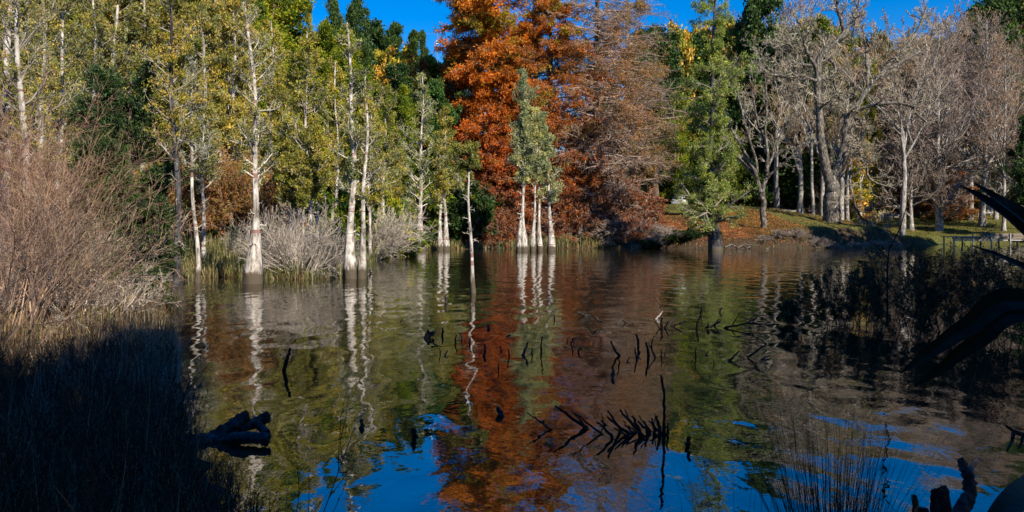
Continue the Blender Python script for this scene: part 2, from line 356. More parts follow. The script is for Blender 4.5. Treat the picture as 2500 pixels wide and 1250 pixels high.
def flare_trunk(rng, H, r0, fl, flh, K=16, lean=(0, 0), wob=0.02, z0=0.0):
    z = np.linspace(0, 1, K) ** 1.25
    P = np.zeros((1, K, 3)); P[0, :, 2] = z * H + z0
    ph = rng.uniform(0, 6.28, 4)
    P[0, :, 0] = lean[0] * z + wob * H * 0.25 * (np.sin(z * 5 + ph[0]) - np.sin(ph[0])) * z ** 0.3 + wob * H * .1 * (np.sin(z * 13 + ph[1]) - np.sin(ph[1]))
    P[0, :, 1] = lean[1] * z + wob * H * 0.25 * (np.sin(z * 6 + ph[2]) - np.sin(ph[2])) * z ** 0.3
    R = (r0 * (1 - 0.80 * z) + r0 * (fl - 1) * np.exp(-(z * H / flh) ** 2.6 * 0.75) )[None]
    return P, R
def densify(P, R, K2):
    K = P.shape[1]; t = np.linspace(0, K - 1, K2); k = np.minimum(t.astype(int), K - 2); f = (t - k)[None, :, None]
    return P[:, k] * (1 - f) + P[:, k + 1] * f, R[:, k] * (1 - f[..., 0]) + R[:, k + 1] * f[..., 0]
def fluted(amp, n=5, ph=0.0, zf=2.0):
    def f(P, a):
        z = P[..., 2:3] - P[:, :1, 2:3]
        s = amp * np.exp(-z / zf)
        return 1 + s * np.sin(a[None, None] * n + ph + 0.6 * z) + 0.35 * s * np.sin(a[None, None] * (n + 4) - ph)
    return f
def out(root, gt, gc, bark, leafm, smooth=True, cname='crown'):
    """puts the two parts of a tree under its root (an object, or None to return the meshes)"""
    mt = gt.mesh('trunk', [bark, TWIG], smooth); mc = gc.mesh(cname, [leafm, TWIG])
    if root is None: return mt, mc
    link('trunk', mt, root); link(cname, mc, root)
    return mt, mc

def kahikatea(rng, H, r0, c0, spread, pal=OLIVE, lich=0.3, n1=46, n2=6, n3=4, nl=9, ll=0.13, lw=0.05, fl=1.8, flh=0.9, lean=(0, 0),
              bark=None, root=None, droop=0.0, dead=6, twc=PALETW, gaps=0.35, shape=None, z0=-0.3, tmul=1.0, leafm=None, wob=0.045, ns=14, flat=0.3):
    gt, gc = Geo(), Geo()
    P, R = flare_trunk(rng, H, r0, fl, flh, 18, lean, wob, z0)
    Pd, Rd = densify(P, R, 46)
    tubes(gt, Pd, Rd, ns, (0.5, 0.5, 0.5), 0, lobes=fluted(0.16, 6, rng.uniform(0, 6), flh * 1.2))
    if shape is None: shape = lambda u: (0.35 + 0.9 * np.sin(np.pi * (0.12 + 0.80 * u)) ** 0.8) * (1 - 0.55 * u)
    ph = rng.uniform(0, 6.28)
    def L1(t, i):
        u = (t - c0) / (1 - c0)
        return spread * shape(np.clip(u, 0, 1)) * (1 - gaps * (0.5 + 0.5 * np.sin(u * 23 + ph)))
    P1, R1 = kids(P, R, n1, c0, 0.985, (0.8, 1.45), L1, 6, 0.16 - droop, 0.15, rng, 0.42, 0.012 * tmul, rmul=0.3, up2=0.1 - droop * 1.6, Ls=(0.35, 1.35))
    l1 = clen(P1)
    tubes(gt, P1, R1, 4, (twc * 0.9), 1, 0.25, rng)
    P2, R2 = kids(P1, R1, n2, 0.34, 1.0, (0.5, 1.1), lambda t, i: l1[i] * 0.42 * (1.15 - 0.5 * t), 4, 0.12 - droop, 0.16, rng, 0.6, 0.008 * tmul, up2=0.1 - droop * 1.5)
    l2 = clen(P2)
    tubes(gc, P2, R2, 3, twc, 1, 0.3, rng)
    P3, R3 = kids(P2, R2, n3, 0.2, 1.0, (0.4, 1.0), lambda t, i: l2[i] * 0.5, 3, 0.12 - droop, 0.2, rng, 0.7, 0.006 * tmul, up2=0.1 - droop * 1.5)
    # a share of the sprays carries lichen or is bare
    m = rng.uniform(0, 1, len(P3)); cl = blob_noise(P3[:, 0], int(rng.integers(1e6)), 0.9)
    isl = (m * 0.55 + cl * 0.6) < lich
    tubes(gc, P3, R3, 3, np.where(isl[:, None], A([0.48, 0.46, 0.37]), twc * 0.9), 1, 0.3, rng)
    tufts(gc, P3[~isl], R3[~isl], nl, 0.15, ll * 0.45, ll, lw, pal, rng, 0, up=0.35 - droop * 3, cj=0.38)
    if isl.any(): tufts(gc, P3[isl], R3[isl], max(3, nl // 3), 0.1, ll * 0.35, ll * 0.9, lw * 0.6, LICHEN, rng, 0, up=-0.1, cj=0.2)
    if dead:
        Pd1, Rd1 = kids(P, R, dead, c0 * 0.55, c0, (1.0, 1.6), lambda t, i: spread * 0.35 + 0 * t, 5, 0.03, 0.25, rng, 0.3, 0.008 * tmul)
        Pd2, Rd2 = kids(Pd1, Rd1, 4, 0.3, 1, (0.4, 1.0), lambda t, i: spread * 0.14 + 0 * t, 3, 0.05, 0.3, rng, 0.6, 0.005 * tmul)
        tubes(gt, Pd1, Rd1, 4, twc, 1, 0.2, rng); tubes(gc, Pd2, Rd2, 3, twc, 1, 0.2, rng)
    return out(root, gt, gc, bark or WHITE, leafm or LEAF)

def bare_tree(rng, H, r0, root=None, fork=0.3, n0=5, spread=0.8, tw=0.012, twc=BRNTW, bark=None, levels=(6, 6, 6, 5), up=0.12, straight=False, leaf=None, nleaf=2, ll=0.2, lean=(0, 0), z0=-0.2, Lr=0.42, s1=(0.4, 0.85)):
    gt, gc = Geo(), Geo(); bark = bark or GREY
    P, R = flare_trunk(rng, H * (0.96 if straight else fork * 1.25), r0, 1.35, 0.8, 12, lean, 0.03, z0)
    if not straight: R = r0 * (1 - 0.3 * np.linspace(0, 1, 12)[None]) + (R - R[:, -1:]) * 0.35
    Pd, Rd = densify(P, R, 28); tubes(gt, Pd, Rd, 10, (0.5, 0.5, 0.5), 0, lobes=fluted(0.1, 5, 1.0, 0.8))
    if straight: P1, R1 = kids(P, R, n0, fork, 0.97, (0.7, 1.2), lambda t, i: H * spread * 0.5 * (1.15 - 0.85 * (t - fork) / (1 - fork)), 8, up, 0.13, rng, 0.5, 0.03)
    else: P1, R1 = kids(P, R, n0, 0.72, 1.0, s1, lambda t, i: H * (1 - fork) * (0.95 + 0 * t), 10, up, 0.13, rng, 0.62, 0.03, rmul=0.18)
    tubes(gt, P1, R1, 7, (0.5, 0.5, 0.5), 0)
    pp, rr = P1, R1; f = [0.5, 0.45, 0.45, 0.45, 0.45]
    for k, n in enumerate(levels):
        ll_ = clen(pp)
        pc, rc = kids(pp, rr, n, 0.15 if k else 0.18, 1.0, (0.35, 0.95), (lambda t, i, q=ll_, s=f[k]: q[i] * s * (1.25 - 0.6 * t)), 6 if k == 0 else 4 if k < 2 else 3, up * 0.8, 0.17, rng, 0.55, tw, rmul=0.4)
        if k == 0: tubes(gt, pc, rc, 5, (0.5, 0.5, 0.5), 0)
        else: tubes(gc, pc, rc, 3, twc, 1, 0.6, rng)
        pp, rr = pc, rc
    if leaf is not None: tufts(gc, pp, rr, nleaf, 0.2, ll * 0.4, ll, ll * 0.55, leaf, rng, 0, up=0)
    else: tufts(gc, pp, rr, 1, 0.6, 0.02, 0.06, 0.015, [tuple(twc)], rng, 0)
    return out(root, gt, gc, bark, LEAF)

def limbs_tree(root, d, limbs, rng, bark, twc, tw=0.012, n=(9, 6, 6, 4), lenf=2.2, org=None, leaf=None, up=0.1, nmain=7):
    """a tree whose main limbs follow given picture points; every limb also wanders in depth"""
    gt, gc = Geo(), Geo(); ch = []
    for L in limbs:
        pts = A([at(p[0], p[1], d + (p[3] if len(p) > 3 else 0)) for p in L]); rad = A([p[2] * (1.0 if p[2] > 15 else 0.85 if p[2] > 2 else 1) / F * d for p in L])
        pts = pts - org
        t = np.linspace(0, len(pts) - 1, 14); k = np.minimum(t.astype(int), len(pts) - 2); f = (t - k)
        # smooth catmull-rom
        pe = np.vstack([2 * pts[0] - pts[1], pts, 2 * pts[-1] - pts[-2]]); a, b_, c, e = pe[k], pe[k + 1], pe[k + 2], pe[k + 3]; f_ = f[:, None]
        q = 0.5 * ((2 * b_) + (-a + c) * f_ + (2 * a - 5 * b_ + 4 * c - e) * f_ ** 2 + (-a + 3 * b_ - 3 * c + e) * f_ ** 3)
        q = q + rng.normal(0, 0.06, q.shape) * (rad[0] * 6 if rad[0] < .3 else 1.6) * A([1, 1, 1]) * (np.arange(14) > 0)[:, None]
        r = rad[k] * (1 - f) + rad[k + 1] * f
        ch.append((q, r))
    P = A([c[0] for c in ch]); R = A([c[1] for c in ch])
    Pd, Rd = densify(P, R, 30); tubes(gt, Pd, Rd * (1 + 0.0 * Rd), 9, (0.5, 0.5, 0.5), 0, lobes=fluted(0.08, 4, 1.0, 3.0))
    sel = np.arange(1, len(P)); L0 = clen(P)
    pp, rr = P[sel], R[sel]
    P1, R1 = kids(pp, rr, n[0], 0.25, 1.0, (0.5, 1.2), lambda t, i: lenf * rng.uniform(0.5, 1.3, len(t)), 6, up, 0.22, rng, 0.45, tw * 1.6, rmul=0.35)
    tubes(gt, P1, R1, 5, (0.5, 0.5, 0.5), 0); pp, rr = P1, R1
    for k, m in enumerate(n[1:]):
        ll_ = clen(pp); pp, rr = kids(pp, rr, m, 0.15, 1.0, (0.4, 1.0), (lambda t, i, q=ll_: q[i] * 0.5 * (1.25 - 0.6 * t)), 4 if k == 0 else 3, up * 0.6, 0.2, rng, 0.6, tw, rmul=0.5)
        tubes(gc, pp, rr, 3, twc, 1, 0.6, rng)
    tufts(gc, pp, rr, 1, 0.6, 0.02, 0.06, 0.015, [tuple(twc)], rng, 0)
    return out(root, gt, gc, bark, LEAF)

def redwood(rng, H, r0, spread, root=None, colf=None, n1=150, n2=9, n3=5, nl=7, ll=0.26, lw=0.085, twc=BRNTW, tmul=1.0, bark=None, c0=0.03, droop=0.05, shp=None, keep=None, gapn=0.45):
    gt, gc = Geo(), Geo()
    P, R = flare_trunk(rng, H, r0, 1.7, 1.5, 18, (0, 0), 0.008, -0.3); Pd, Rd = densify(P, R, 40); tubes(gt, Pd, Rd, 12, (0.5, 0.5, 0.5), 0, lobes=fluted(0.14, 6, 0.5, 2))
    shp = shp or (lambda u: (1 - u ** 2.2) ** 0.8 * (0.75 + 0.25 * np.sin(3 * u + 1)))
    seed = int(rng.integers(1e6))
    P1, R1 = kids(P, R, n1, c0, 0.985, (1.25, 1.65), lambda t, i: spread * shp(t) * (1 - gapn * rng.uniform(0, 1, len(t)) ** 2), 7, -0.01, 0.07, rng, 0.33, 0.02 * tmul, rmul=0.25, up2=-droop, Ls=(0.75, 1.1))
    l1 = clen(P1); tubes(gt, P1, R1, 4, twc, 1, 0.2, rng)
    P2, R2 = kids(P1, R1, n2, 0.2, 1.0, (0.5, 1.15), lambda t, i: l1[i] * 0.33 * (1.3 - 0.7 * t), 4, -droop * 0.5, 0.12, rng, 0.55, 0.011 * tmul, flat=0.55, up2=-droop * 2)
    l2 = clen(P2); tubes(gc, P2, R2, 3, twc, 1, 0.3, rng)
    P3, R3 = kids(P2, R2, n3, 0.15, 1.0, (0.45, 1.1), lambda t, i: l2[i] * 0.5, 3, -droop * 1.2, 0.16, rng, 0.65, 0.008 * tmul, flat=0.3, up2=-droop * 3)
    tubes(gc, P3, R3, 3, twc, 1, 0.3, rng)
    k = np.ones(len(P3), bool) if keep is None else keep(P3[:, 1], rng)
    if k.any(): tufts(gc, P3[k], R3[k], nl, 0.1, ll * 0.4, ll, lw, None or [(1, 1, 1)], rng, 0, up=-0.45, along=0.6, cj=0.28, colf=colf)
    return out(root, gt, gc, bark or BROWN, LEAF)

def leafy_tree(rng, H, r0, c0, rx, root=None, pal=BRIGHT, n1=26, n2=8, n3=6, nl=16, ll=0.28, lw=0.16, bark=None, shp=None, leafm=None, up=0.12, twc=BRNTW, cone=False, z0=-0.2, mixpal=None, along=0.5, lup=0.1, gaps=0.3, rs=1.0):
    """a closely leaved crown of many sprays on an upright trunk"""
    gt, gc = Geo(), Geo()
    P, R = flare_trunk(rng, H * 0.97, r0, 1.5, 0.8, 14, (0, 0), 0.02, z0); Pd, Rd = densify(P, R, 24); tubes(gt, Pd, Rd, 9, (0.5, 0.5, 0.5), 0)
    if shp is None: shp = (lambda u: np.clip(1.08 - u, 0.05, 1) ** 0.9) if cone else (lambda u: np.sqrt(np.clip(1 - (1.55 * (u - 0.42)) ** 2, 0.04, 1)))
    P1, R1 = kids(P, R, n1, c0, 0.985, (0.75, 1.35) if not cone else (1.1, 1.5), lambda t, i: rx * shp((t - c0) / (1 - c0)) * (1 - gaps * rng.uniform(0, 1, len(t))), 5, up, 0.15, rng, 0.45, 0.02, Ls=(0.8, 1.1))
    l1 = clen(P1); tubes(gt, P1, R1, 4, (0.5, 0.5, 0.5), 0)
    P2, R2 = kids(P1, R1, n2, 0.2, 1.0, (0.5, 1.2), lambda t, i: l1[i] * 0.4 * (1.2 - 0.5 * t), 4, up * 0.7, 0.18, rng, 0.55, 0.012)
    l2 = clen(P2); tubes(gc, P2, R2, 3, twc * 0.6, 1, 0.2, rng)
    P3, R3 = kids(P2, R2, n3, 0.2, 1.0, (0.5, 1.3), lambda t, i: l2[i] * 0.5, 3, up, 0.2, rng, 0.6, 0.008)
    pal_ = A(pal, dtype=float)
    if mixpal is not None:
        sd_ = int(rng.integers(1e6)); mp_ = A(mixpal, dtype=float)
        def colf(p, i):
            v = blob_noise(p, sd_, 0.45); a = pal_[(i * 7919) % len(pal_)]; b_ = mp_[(i * 104729) % len(mp_)]
            return np.where((v > 0.56)[:, None], b_, a)
    else: colf = None
    tufts(gc, P3, R3, nl, 0.0, ll * 0.55 * rs, ll, lw, pal, rng, 0, up=lup, along=along, cj=0.3, colf=colf)
    return out(root, gt, gc, bark or BROWN, leafm or LEAF)

def bare_shrub(rng, n0, H, ang, twc, root=None, lean=(0, 0), tw=0.006, lv=(7, 6, 4), r0=0.02, up=0.06, base=0.3, leaf=None, nleaf=2, ll=0.05, droop=None, name='branches', wob=0.1, lf=(0.5, 0.5, 0.5), leafm=None):
    gt = Geo(); gc = Geo()
    a = rng.uniform(0, 2 * np.pi, n0); e = rng.uniform(ang[0], ang[1], n0)
    d = np.stack([np.cos(a) * np.sin(e) + lean[0], np.sin(a) * np.sin(e) + lean[1], np.cos(e)], 1)
    p0 = np.stack([np.cos(a) * base * rng.uniform(0, 1, n0), np.sin(a) * base * rng.uniform(0, 1, n0), np.full(n0, -0.2)], 1)
    P, R = chain(p0, d, H * rng.uniform(0.65, 1.1, n0), 9, up, wob, rng, r0 * rng.uniform(0.6, 1.2, n0), r0 * 0.2, up2=droop)
    tubes(gt, P, R, 5, twc * 1.3, 1, 0.45, rng); pp, rr = P, R
    for k, n in enumerate(lv):
        l_ = clen(pp); pp, rr = kids(pp, rr, n, 0.2, 1.0, (0.3, 0.8), (lambda t, i, q=l_, s=lf[k]: q[i] * s * (1.25 - 0.65 * t)), 5 if k == 0 else 3, up * 0.7, wob * 1.2, rng, 0.55, tw, rmul=0.5, up2=droop)
        tubes(gc, pp, rr, 3, twc, 1, 0.6, rng)
    if leaf is not None: tufts(gc, pp, rr, nleaf, 0.1, ll * 0.3, ll, ll * 0.45, leaf, rng, 0, up=0.1)
    else: tufts(gc, pp, rr, 1, 0.5, 0.005, ll * 0.5, ll * 0.15, [tuple(twc)], rng, 0)
    mt = gt.mesh('stems', [BROWN, TWIG], True); mc = gc.mesh('twigs', [leafm or LEAF, TWIG])
    if root is not None: link('stems', mt, root); link('twigs', mc, root)
    return mt, mc

# ------------------------------------------------------------------ the swamp trees standing in the water
def in_water(name, label, px, py, toppy, topx=None, rpx=5, c0y=430, hw=60, seed=1, group=None, cat='tree', **k):
    d = dw(py); x = wx(px, d); H = wz(toppy, d) + 0.3; root = empty(name, (x, d, 0), label, cat, group)
    c0 = (wz(c0y, d) + 0.3) / H; tx = wx(topx, d) - x if topx is not None else 0
    kahikatea(np.random.default_rng(seed), H, rpx / F * d, c0, hw / F * d, lean=(tx, 0), root=root, **k)
    return root
SW = 'pale trunked trees standing in the pond'
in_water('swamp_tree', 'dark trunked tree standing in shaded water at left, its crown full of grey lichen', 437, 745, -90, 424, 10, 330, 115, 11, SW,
         fl=1.7, flh=0.9, n1=56, nl=9, ll=0.085, lw=0.035, lich=0.42, bark=SHADEB, pal=OLIVE, twc=GREYTW, gaps=0.2, dead=8, tmul=0.8)
in_water('swamp_tree', 'slim white trunk between the dark shaded trunk and the swollen white trunk', 482, 690, 150, 479, 6, 385, 62, 12, SW,
         fl=1.6, flh=0.5, n1=34, nl=7, ll=0.10, lw=0.04, lich=0.6, pal=PALE, dead=3)
in_water('swamp_tree', 'tall white trunk with a swollen bulging base and reddish bands in the water', 617, 692, -40, 596, 9.5, 410, 90, 13, SW,
         fl=2.6, flh=1.7, n1=50, nl=5, ll=0.11, lw=0.045, lich=0.5, pal=OLIVE + PALE, gaps=0.3, dead=5)
in_water('swamp_tree', 'double stemmed white swamp tree, its taller left stem with a broad swollen base', 857, 680, 55, 847, 10, 455, 66, 14, SW,
         fl=1.75, flh=1.5, n1=46, nl=5, ll=0.115, lw=0.045, lich=0.35, pal=PALE + YGREEN[:1], gaps=0.75, dead=4)
in_water('swamp_tree', 'thinner right stem close beside the tall double stemmed white tree', 882, 680, 170, 884, 7, 450, 56, 15, SW,
         fl=1.7, flh=1.2, n1=36, nl=5, ll=0.115, lw=0.045, lich=0.4, pal=PALE + OLIVE, gaps=0.6, dead=4)
in_water('swamp_tree', 'leftmost slim grey trunk rising from the far water, with a tall airy crown', 1030, 611, 185, 1026, 6, 480, 62, 16, SW,
         fl=1.9, flh=2.5, n1=60, nl=6, ll=0.22, lw=0.075, lich=0.3, pal=GREYG + OLIVE[:2], tmul=1.8)
in_water('swamp_tree', 'short slim trunk just left of its taller twin on the far waterline', 1075, 611, 340, 1070, 4.5, 470, 34, 17, SW,
         fl=2.0, flh=1.8, n1=40, nl=7, ll=0.22, lw=0.085, lich=0.35, pal=GREYG, tmul=1.6)
in_water('swamp_tree', 'slim far trunk with yellow green crown in front of the dark ivy clad tree', 1089, 611, 262, 1086, 4.6, 470, 46, 18, SW,
         fl=2.0, flh=2.0, n1=50, nl=6, ll=0.22, lw=0.085, lich=0.25, pal=OLIVE + YGREEN[:1], tmul=1.6)
in_water('swamp_tree', 'very thin pole like grey trunk before the dark gap on the far bank', 1121, 606, 385, 1118, 2.6, 480, 26, 19, SW,
         fl=1.8, flh=1.0, n1=30, nl=7, ll=0.2, lw=0.08, lich=0.3, pal=GREYG, tmul=1.4)
in_water('swamp_tree', 'lone slender leaning trunk standing nearest in mid pond with a small flat crown', 1157, 716, 358, 1146, 5.5, 425, 52, 20, SW,
         fl=1.35, flh=0.6, n1=34, nl=9, ll=0.085, lw=0.035, lich=0.15, pal=OLIVE + YGREEN[:1], dead=16, wob=0.03, shape=lambda u: 0.55 + 0.6 * u - 0.75 * u ** 4)
in_water('swamp_tree', 'tallest of the clump of pale trunks before the orange tree', 1268, 613, 172, 1274, 4.5, 420, 46, 21, SW,
         fl=1.7, flh=2.0, n1=64, nl=7, ll=0.22, lw=0.075, lich=0.25, pal=GREYG, tmul=1.6, gaps=0.6)
in_water('swamp_tree', 'second trunk of the pale clump, crowding the tallest one', 1280, 613, 290, 1286, 5.5, 430, 44, 22, SW,
         fl=1.7, flh=2.0, n1=54, nl=7, ll=0.22, lw=0.075, lich=0.2, pal=GREYG, tmul=1.6)
in_water('swamp_tree', 'thin straight trunk at the middle of the pale clump', 1301, 613, 262, 1302, 3.6, 430, 40, 23, SW,
         fl=2.0, flh=2.0, n1=50, nl=7, ll=0.22, lw=0.075, lich=0.2, pal=GREYG, tmul=1.6)
in_water('swamp_tree', 'fourth trunk of the pale clump, next to last on the right', 1319, 613, 275, 1324, 3.8, 410, 44, 24, SW,
         fl=2.0, flh=2.0, n1=50, nl=7, ll=0.22, lw=0.075, lich=0.2, pal=GREYG, tmul=1.6)
in_water('swamp_tree', 'short right hand trunk of the pale clump with a wide base', 1345, 613, 325, 1340, 5.2, 480, 36, 25, SW,
         fl=1.9, flh=2.2, n1=44, nl=7, ll=0.22, lw=0.075, lich=0.2, pal=GREYG, tmul=1.6)
in_water('weeping_conifer', 'tall drooping green conifer with a dark fluted base before the leaf covered bank', 1747, 612, -60, 1738, 8.5, 545, 130, 26,
         fl=1.9, flh=2.6, n1=120, n2=8, n3=5, nl=15, ll=0.22, lw=0.055, lich=0.04, pal=[(0.29, 0.38, 0.08), (0.22, 0.31, 0.06), (0.36, 0.42, 0.12), (0.15, 0.22, 0.045)], tmul=1.2, droop=0.12, bark=SHADEB, gaps=0.55, dead=0, twc=A([0.25, 0.22, 0.18]),
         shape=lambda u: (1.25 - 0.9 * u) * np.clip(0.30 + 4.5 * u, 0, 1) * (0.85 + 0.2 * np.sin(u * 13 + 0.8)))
# trees just behind the left waterline
def on_land(name, label, px, d, toppy, kind, seed, group=None, cat='tree', **k):
    x = wx(px, d); z = gz1(x, d); H = wz(toppy, d) - z; root = empty(name, (x, d, z), label, cat, group)
    kind(np.random.default_rng(seed), H, root=root, **k); return root
def kah(rng, H, root, rpx, c0, hw, **k): return kahikatea(rng, H, rpx, c0, hw, root=root, **k)
LB = 'pale trunked trees on the left bank'
for (px, d, top, rr, c0, hw, seed, lab) in [
        (722, 46, 130, 0.11, 0.42, 1.5, 31, 'slim white stem behind the pale twiggy bush, left of the pair'),
        (757, 45, 70, 0.13, 0.45, 1.6, 32, 'white stem behind the pale twiggy bush, right of the pair'),
        (742, 52, 200, 0.08, 0.5, 1.2, 33, 'thin stem between the two white stems behind the twiggy bush'),
        (690, 55, 150, 0.09, 0.5, 1.6, 34, 'thin lichened tree between the swollen white trunk and the twiggy bush'),
        (500, 42, 250, 0.12, 0.55, 1.3, 35, 'crooked pale tree on the dry grass bank behind the slim white trunk'),
        (62, 27, -200, 0.16, 0.3, 2.2, 36, 'leaning white trunk among pink twigs near the left edge of the picture'),
        (6, 33, -250, 0.24, 0.35, 2.6, 37, 'thick pale trunk cut by the left picture edge'),
        (150, 34, -150, 0.13, 0.4, 2.0, 38, 'lichened tree behind the pink twigged shrubs, left of the dark leafy tree'),
        (282, 44, -120, 0.17, 0.25, 2.3, 39, 'branching grey lichen tree directly above the dark leafy tree'),
        (215, 40, -100, 0.15, 0.3, 2.1, 40, 'olive crowned tree with grey limbs, up left of the dark leafy tree'),
        (350, 50, -130, 0.16, 0.3, 2.3, 41, 'olive and grey tree between the dark leafy tree and the shaded trunk'),
        (545, 52, -60, 0.15, 0.3, 2.2, 42, 'grey green tree standing behind and left of the swollen white trunk'),
        (100, 45, -160, 0.16, 0.3, 2.4, 43, 'brown olive tree high on the left bank near the picture edge'),
        (470, 60, -120, 0.17, 0.3, 2.6, 44, 'hazy grey olive tree behind the shaded trunk'),
        (655, 58, 40, 0.14, 0.35, 2.0, 45, 'yellow olive tree right behind the swollen white trunk'),
        (820, 60, 140, 0.14, 0.4, 2.1, 46, 'olive tree just left of the double stemmed white tree'),
        (930, 66, 200, 0.13, 0.4, 2.0, 47, 'rounded yellow green tree just right of the double stemmed white tree'),
        (905, 58, 240, 0.12, 0.4, 1.9, 48, 'pale limbed tree leaning over the right stem of the double tree'),
        (704, 42, 330, 0.07, 0.55, 0.8, 55, 'very thin pole left of the pair of white stems'),
        (772, 43, 300, 0.075, 0.55, 0.9, 56, 'very thin pole right of the pair of white stems'),
        (735, 41, 360, 0.06, 0.6, 0.7, 57, 'thinnest low stem between the pair of white stems'),
        (590, 48, 250, 0.12, 0.5, 1.4, 49, 'low lichened tree hidden behind the swollen white trunk')]:
    on_land('swamp_tree' if px > 480 else 'lichen_tree', lab, px, d, top, kah, seed, LB, rpx=rr, c0=c0, hw=hw, fl=1.5, flh=0.6, n1=52, nl=8, ll=0.04 + 0.0021 * d, lw=0.018 + 0.0009 * d,
            lich=0.36 if px < 640 else 0.2, pal=OLIVE + (PALE[:2] if px < 600 else YGREEN[:1]), twc=PALETW * 0.85 if px > 460 else GREYTW * 0.7, tmul=0.6 + d / 60, gaps=0.3, dead=5)
# antler like dead white tree
rt = empty('dead_tree', tuple(at(512, 655, 47) * A([1, 1, 0]) + A([0, 0, gz1(wx(512, 47), 47)])), 'bleached white antler branched dead tree behind the slim white trunk', 'dead tree')
limbs_tree(rt, 47, [[(512, 668, 5), (510, 600, 5), (512, 540, 5), (516, 480, 5)], [(516, 485, 5), (530, 470, 5), (548, 435, 4), (552, 400, 3), (560, 378, 2)],
                    [(514, 490, 5), (500, 455, 4), (488, 430, 3), (470, 405, 3), (455, 395, 2), (448, 380, 1)], [(528, 478, 4, 0.5), (560, 462, 4, 1), (585, 455, 3, 1), (592, 450, 1, 1)],
                    [(540, 455, 4), (570, 440, 4), (600, 400, 3), (625, 380, 1.5)], [(516, 480, 4), (518, 440, 4), (524, 400, 3), (520, 360, 2)],
                    [(548, 435, 3, -0.5), (535, 400, 3, -1), (540, 370, 2, -1)], [(590, 415, 3, 1), (570, 400, 2, 1.4), (560, 380, 1, 2)]],
           np.random.default_rng(50), WHITE, A([0.6, 0.57, 0.5]), 0.011, (5, 3, 2), 0.7, A(rt.location))
# ------------------------------------------------------------------ prototypes for trees that repeat
def protos(fn, seeds, **k): return [fn(np.random.default_rng(s), root=None, **k) for s in seeds]
PH = 16.0     # height of a prototype in metres
PR = {}
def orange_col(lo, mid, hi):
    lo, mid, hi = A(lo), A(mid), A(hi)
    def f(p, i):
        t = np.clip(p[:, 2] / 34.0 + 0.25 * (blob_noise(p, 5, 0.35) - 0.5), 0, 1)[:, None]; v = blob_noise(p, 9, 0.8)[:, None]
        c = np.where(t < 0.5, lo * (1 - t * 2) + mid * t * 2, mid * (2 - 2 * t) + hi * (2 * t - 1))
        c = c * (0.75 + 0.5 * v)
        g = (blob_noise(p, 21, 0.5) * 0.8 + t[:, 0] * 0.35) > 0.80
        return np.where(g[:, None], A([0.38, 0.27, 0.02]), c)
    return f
PR['olive'] = protos(kahikatea, [101, 102, 103, 104], H=PH, r0=0.2, c0=0.12, spread=2.7, fl=1.3, flh=0.6, n1=72, n2=7, n3=5, nl=13, ll=0.20, lw=0.075, lich=0.30, pal=OLIVE + PALE[:1], tmul=1.6, gaps=0.25, dead=0, bark=GREY, twc=GREYTW * 0.9)
PR['ygreen'] = protos(kahikatea, [111, 112, 113], H=PH, r0=0.2, c0=0.12, spread=2.6, fl=1.3, flh=0.6, n1=72, n2=7, n3=5, nl=15, ll=0.21, lw=0.08, lich=0.12, pal=OLIVE[:2] + BRIGHT[:1] + YGREEN[:1], tmul=1.6, gaps=0.25, dead=0, bark=GREY, twc=GREYTW * 0.8)
PR['bright'] = protos(leafy_tree, [121, 122, 123], H=PH, r0=0.25, c0=0.08, rx=4.2, pal=BRIGHT, n1=44, n2=9, n3=6, nl=20, ll=0.26, lw=0.10, lup=0.35, gaps=0.45)
PR['pine'] = protos(leafy_tree, [131, 132], H=PH, r0=0.25, c0=0.06, rx=4.0, pal=DARKG[:2] + [(0.07, 0.13, 0.02), (0.10, 0.16, 0.025)], n1=56, n2=8, n3=6, nl=13, ll=0.34, lw=0.11, cone=True, up=0.1, lup=0.3, gaps=0.35)
PR['dark'] = protos(leafy_tree, [141, 142], H=PH, r0=0.3, c0=0.04, rx=4.4, pal=DARKG, n1=46, n2=9, n3=6, nl=15, ll=0.30, lw=0.17, leafm=DARKLEAF, gaps=0.4)
PR['yellow'] = protos(leafy_tree, [151, 152], H=PH, r0=0.2, c0=0.12, rx=3.4, pal=YELLOW, n1=34, n2=6, n3=5, nl=7, ll=0.34, lw=0.24, twc=PALETW, mixpal=YGREEN)
PR['brown'] = protos(bare_tree, [161, 162, 163, 164], H=PH, r0=0.2, tw=0.022, twc=BRNTW, levels=(7, 6, 6, 4), spread=0.9, up=0.14)
PR['pink'] = protos(bare_tree, [166, 167], H=PH, r0=0.18, tw=0.02, twc=PINKTW, levels=(7, 6, 6, 4), spread=0.9, up=0.2)
PR['strt'] = protos(bare_tree, [171, 172, 173], H=PH, r0=0.24, tw=0.022, twc=A([0.22, 0.17, 0.14]), levels=(8, 6, 5), n0=46, fork=0.16, straight=True, spread=0.62, up=0.09)
PR['russet'] = protos(redwood, [181, 182], H=PH, r0=0.3, spread=4.4, n1=90, n2=8, n3=4, nl=6, ll=0.34, lw=0.12, tmul=1.4, colf=lambda p, i: A([(0.42, 0.14, 0.03), (0.34, 0.12, 0.04), (0.45, 0.2, 0.04)])[i % 3])
print('protos', {k: [len(a.polygons) + len(b.polygons) for a, b in v] for k, v in PR.items()})
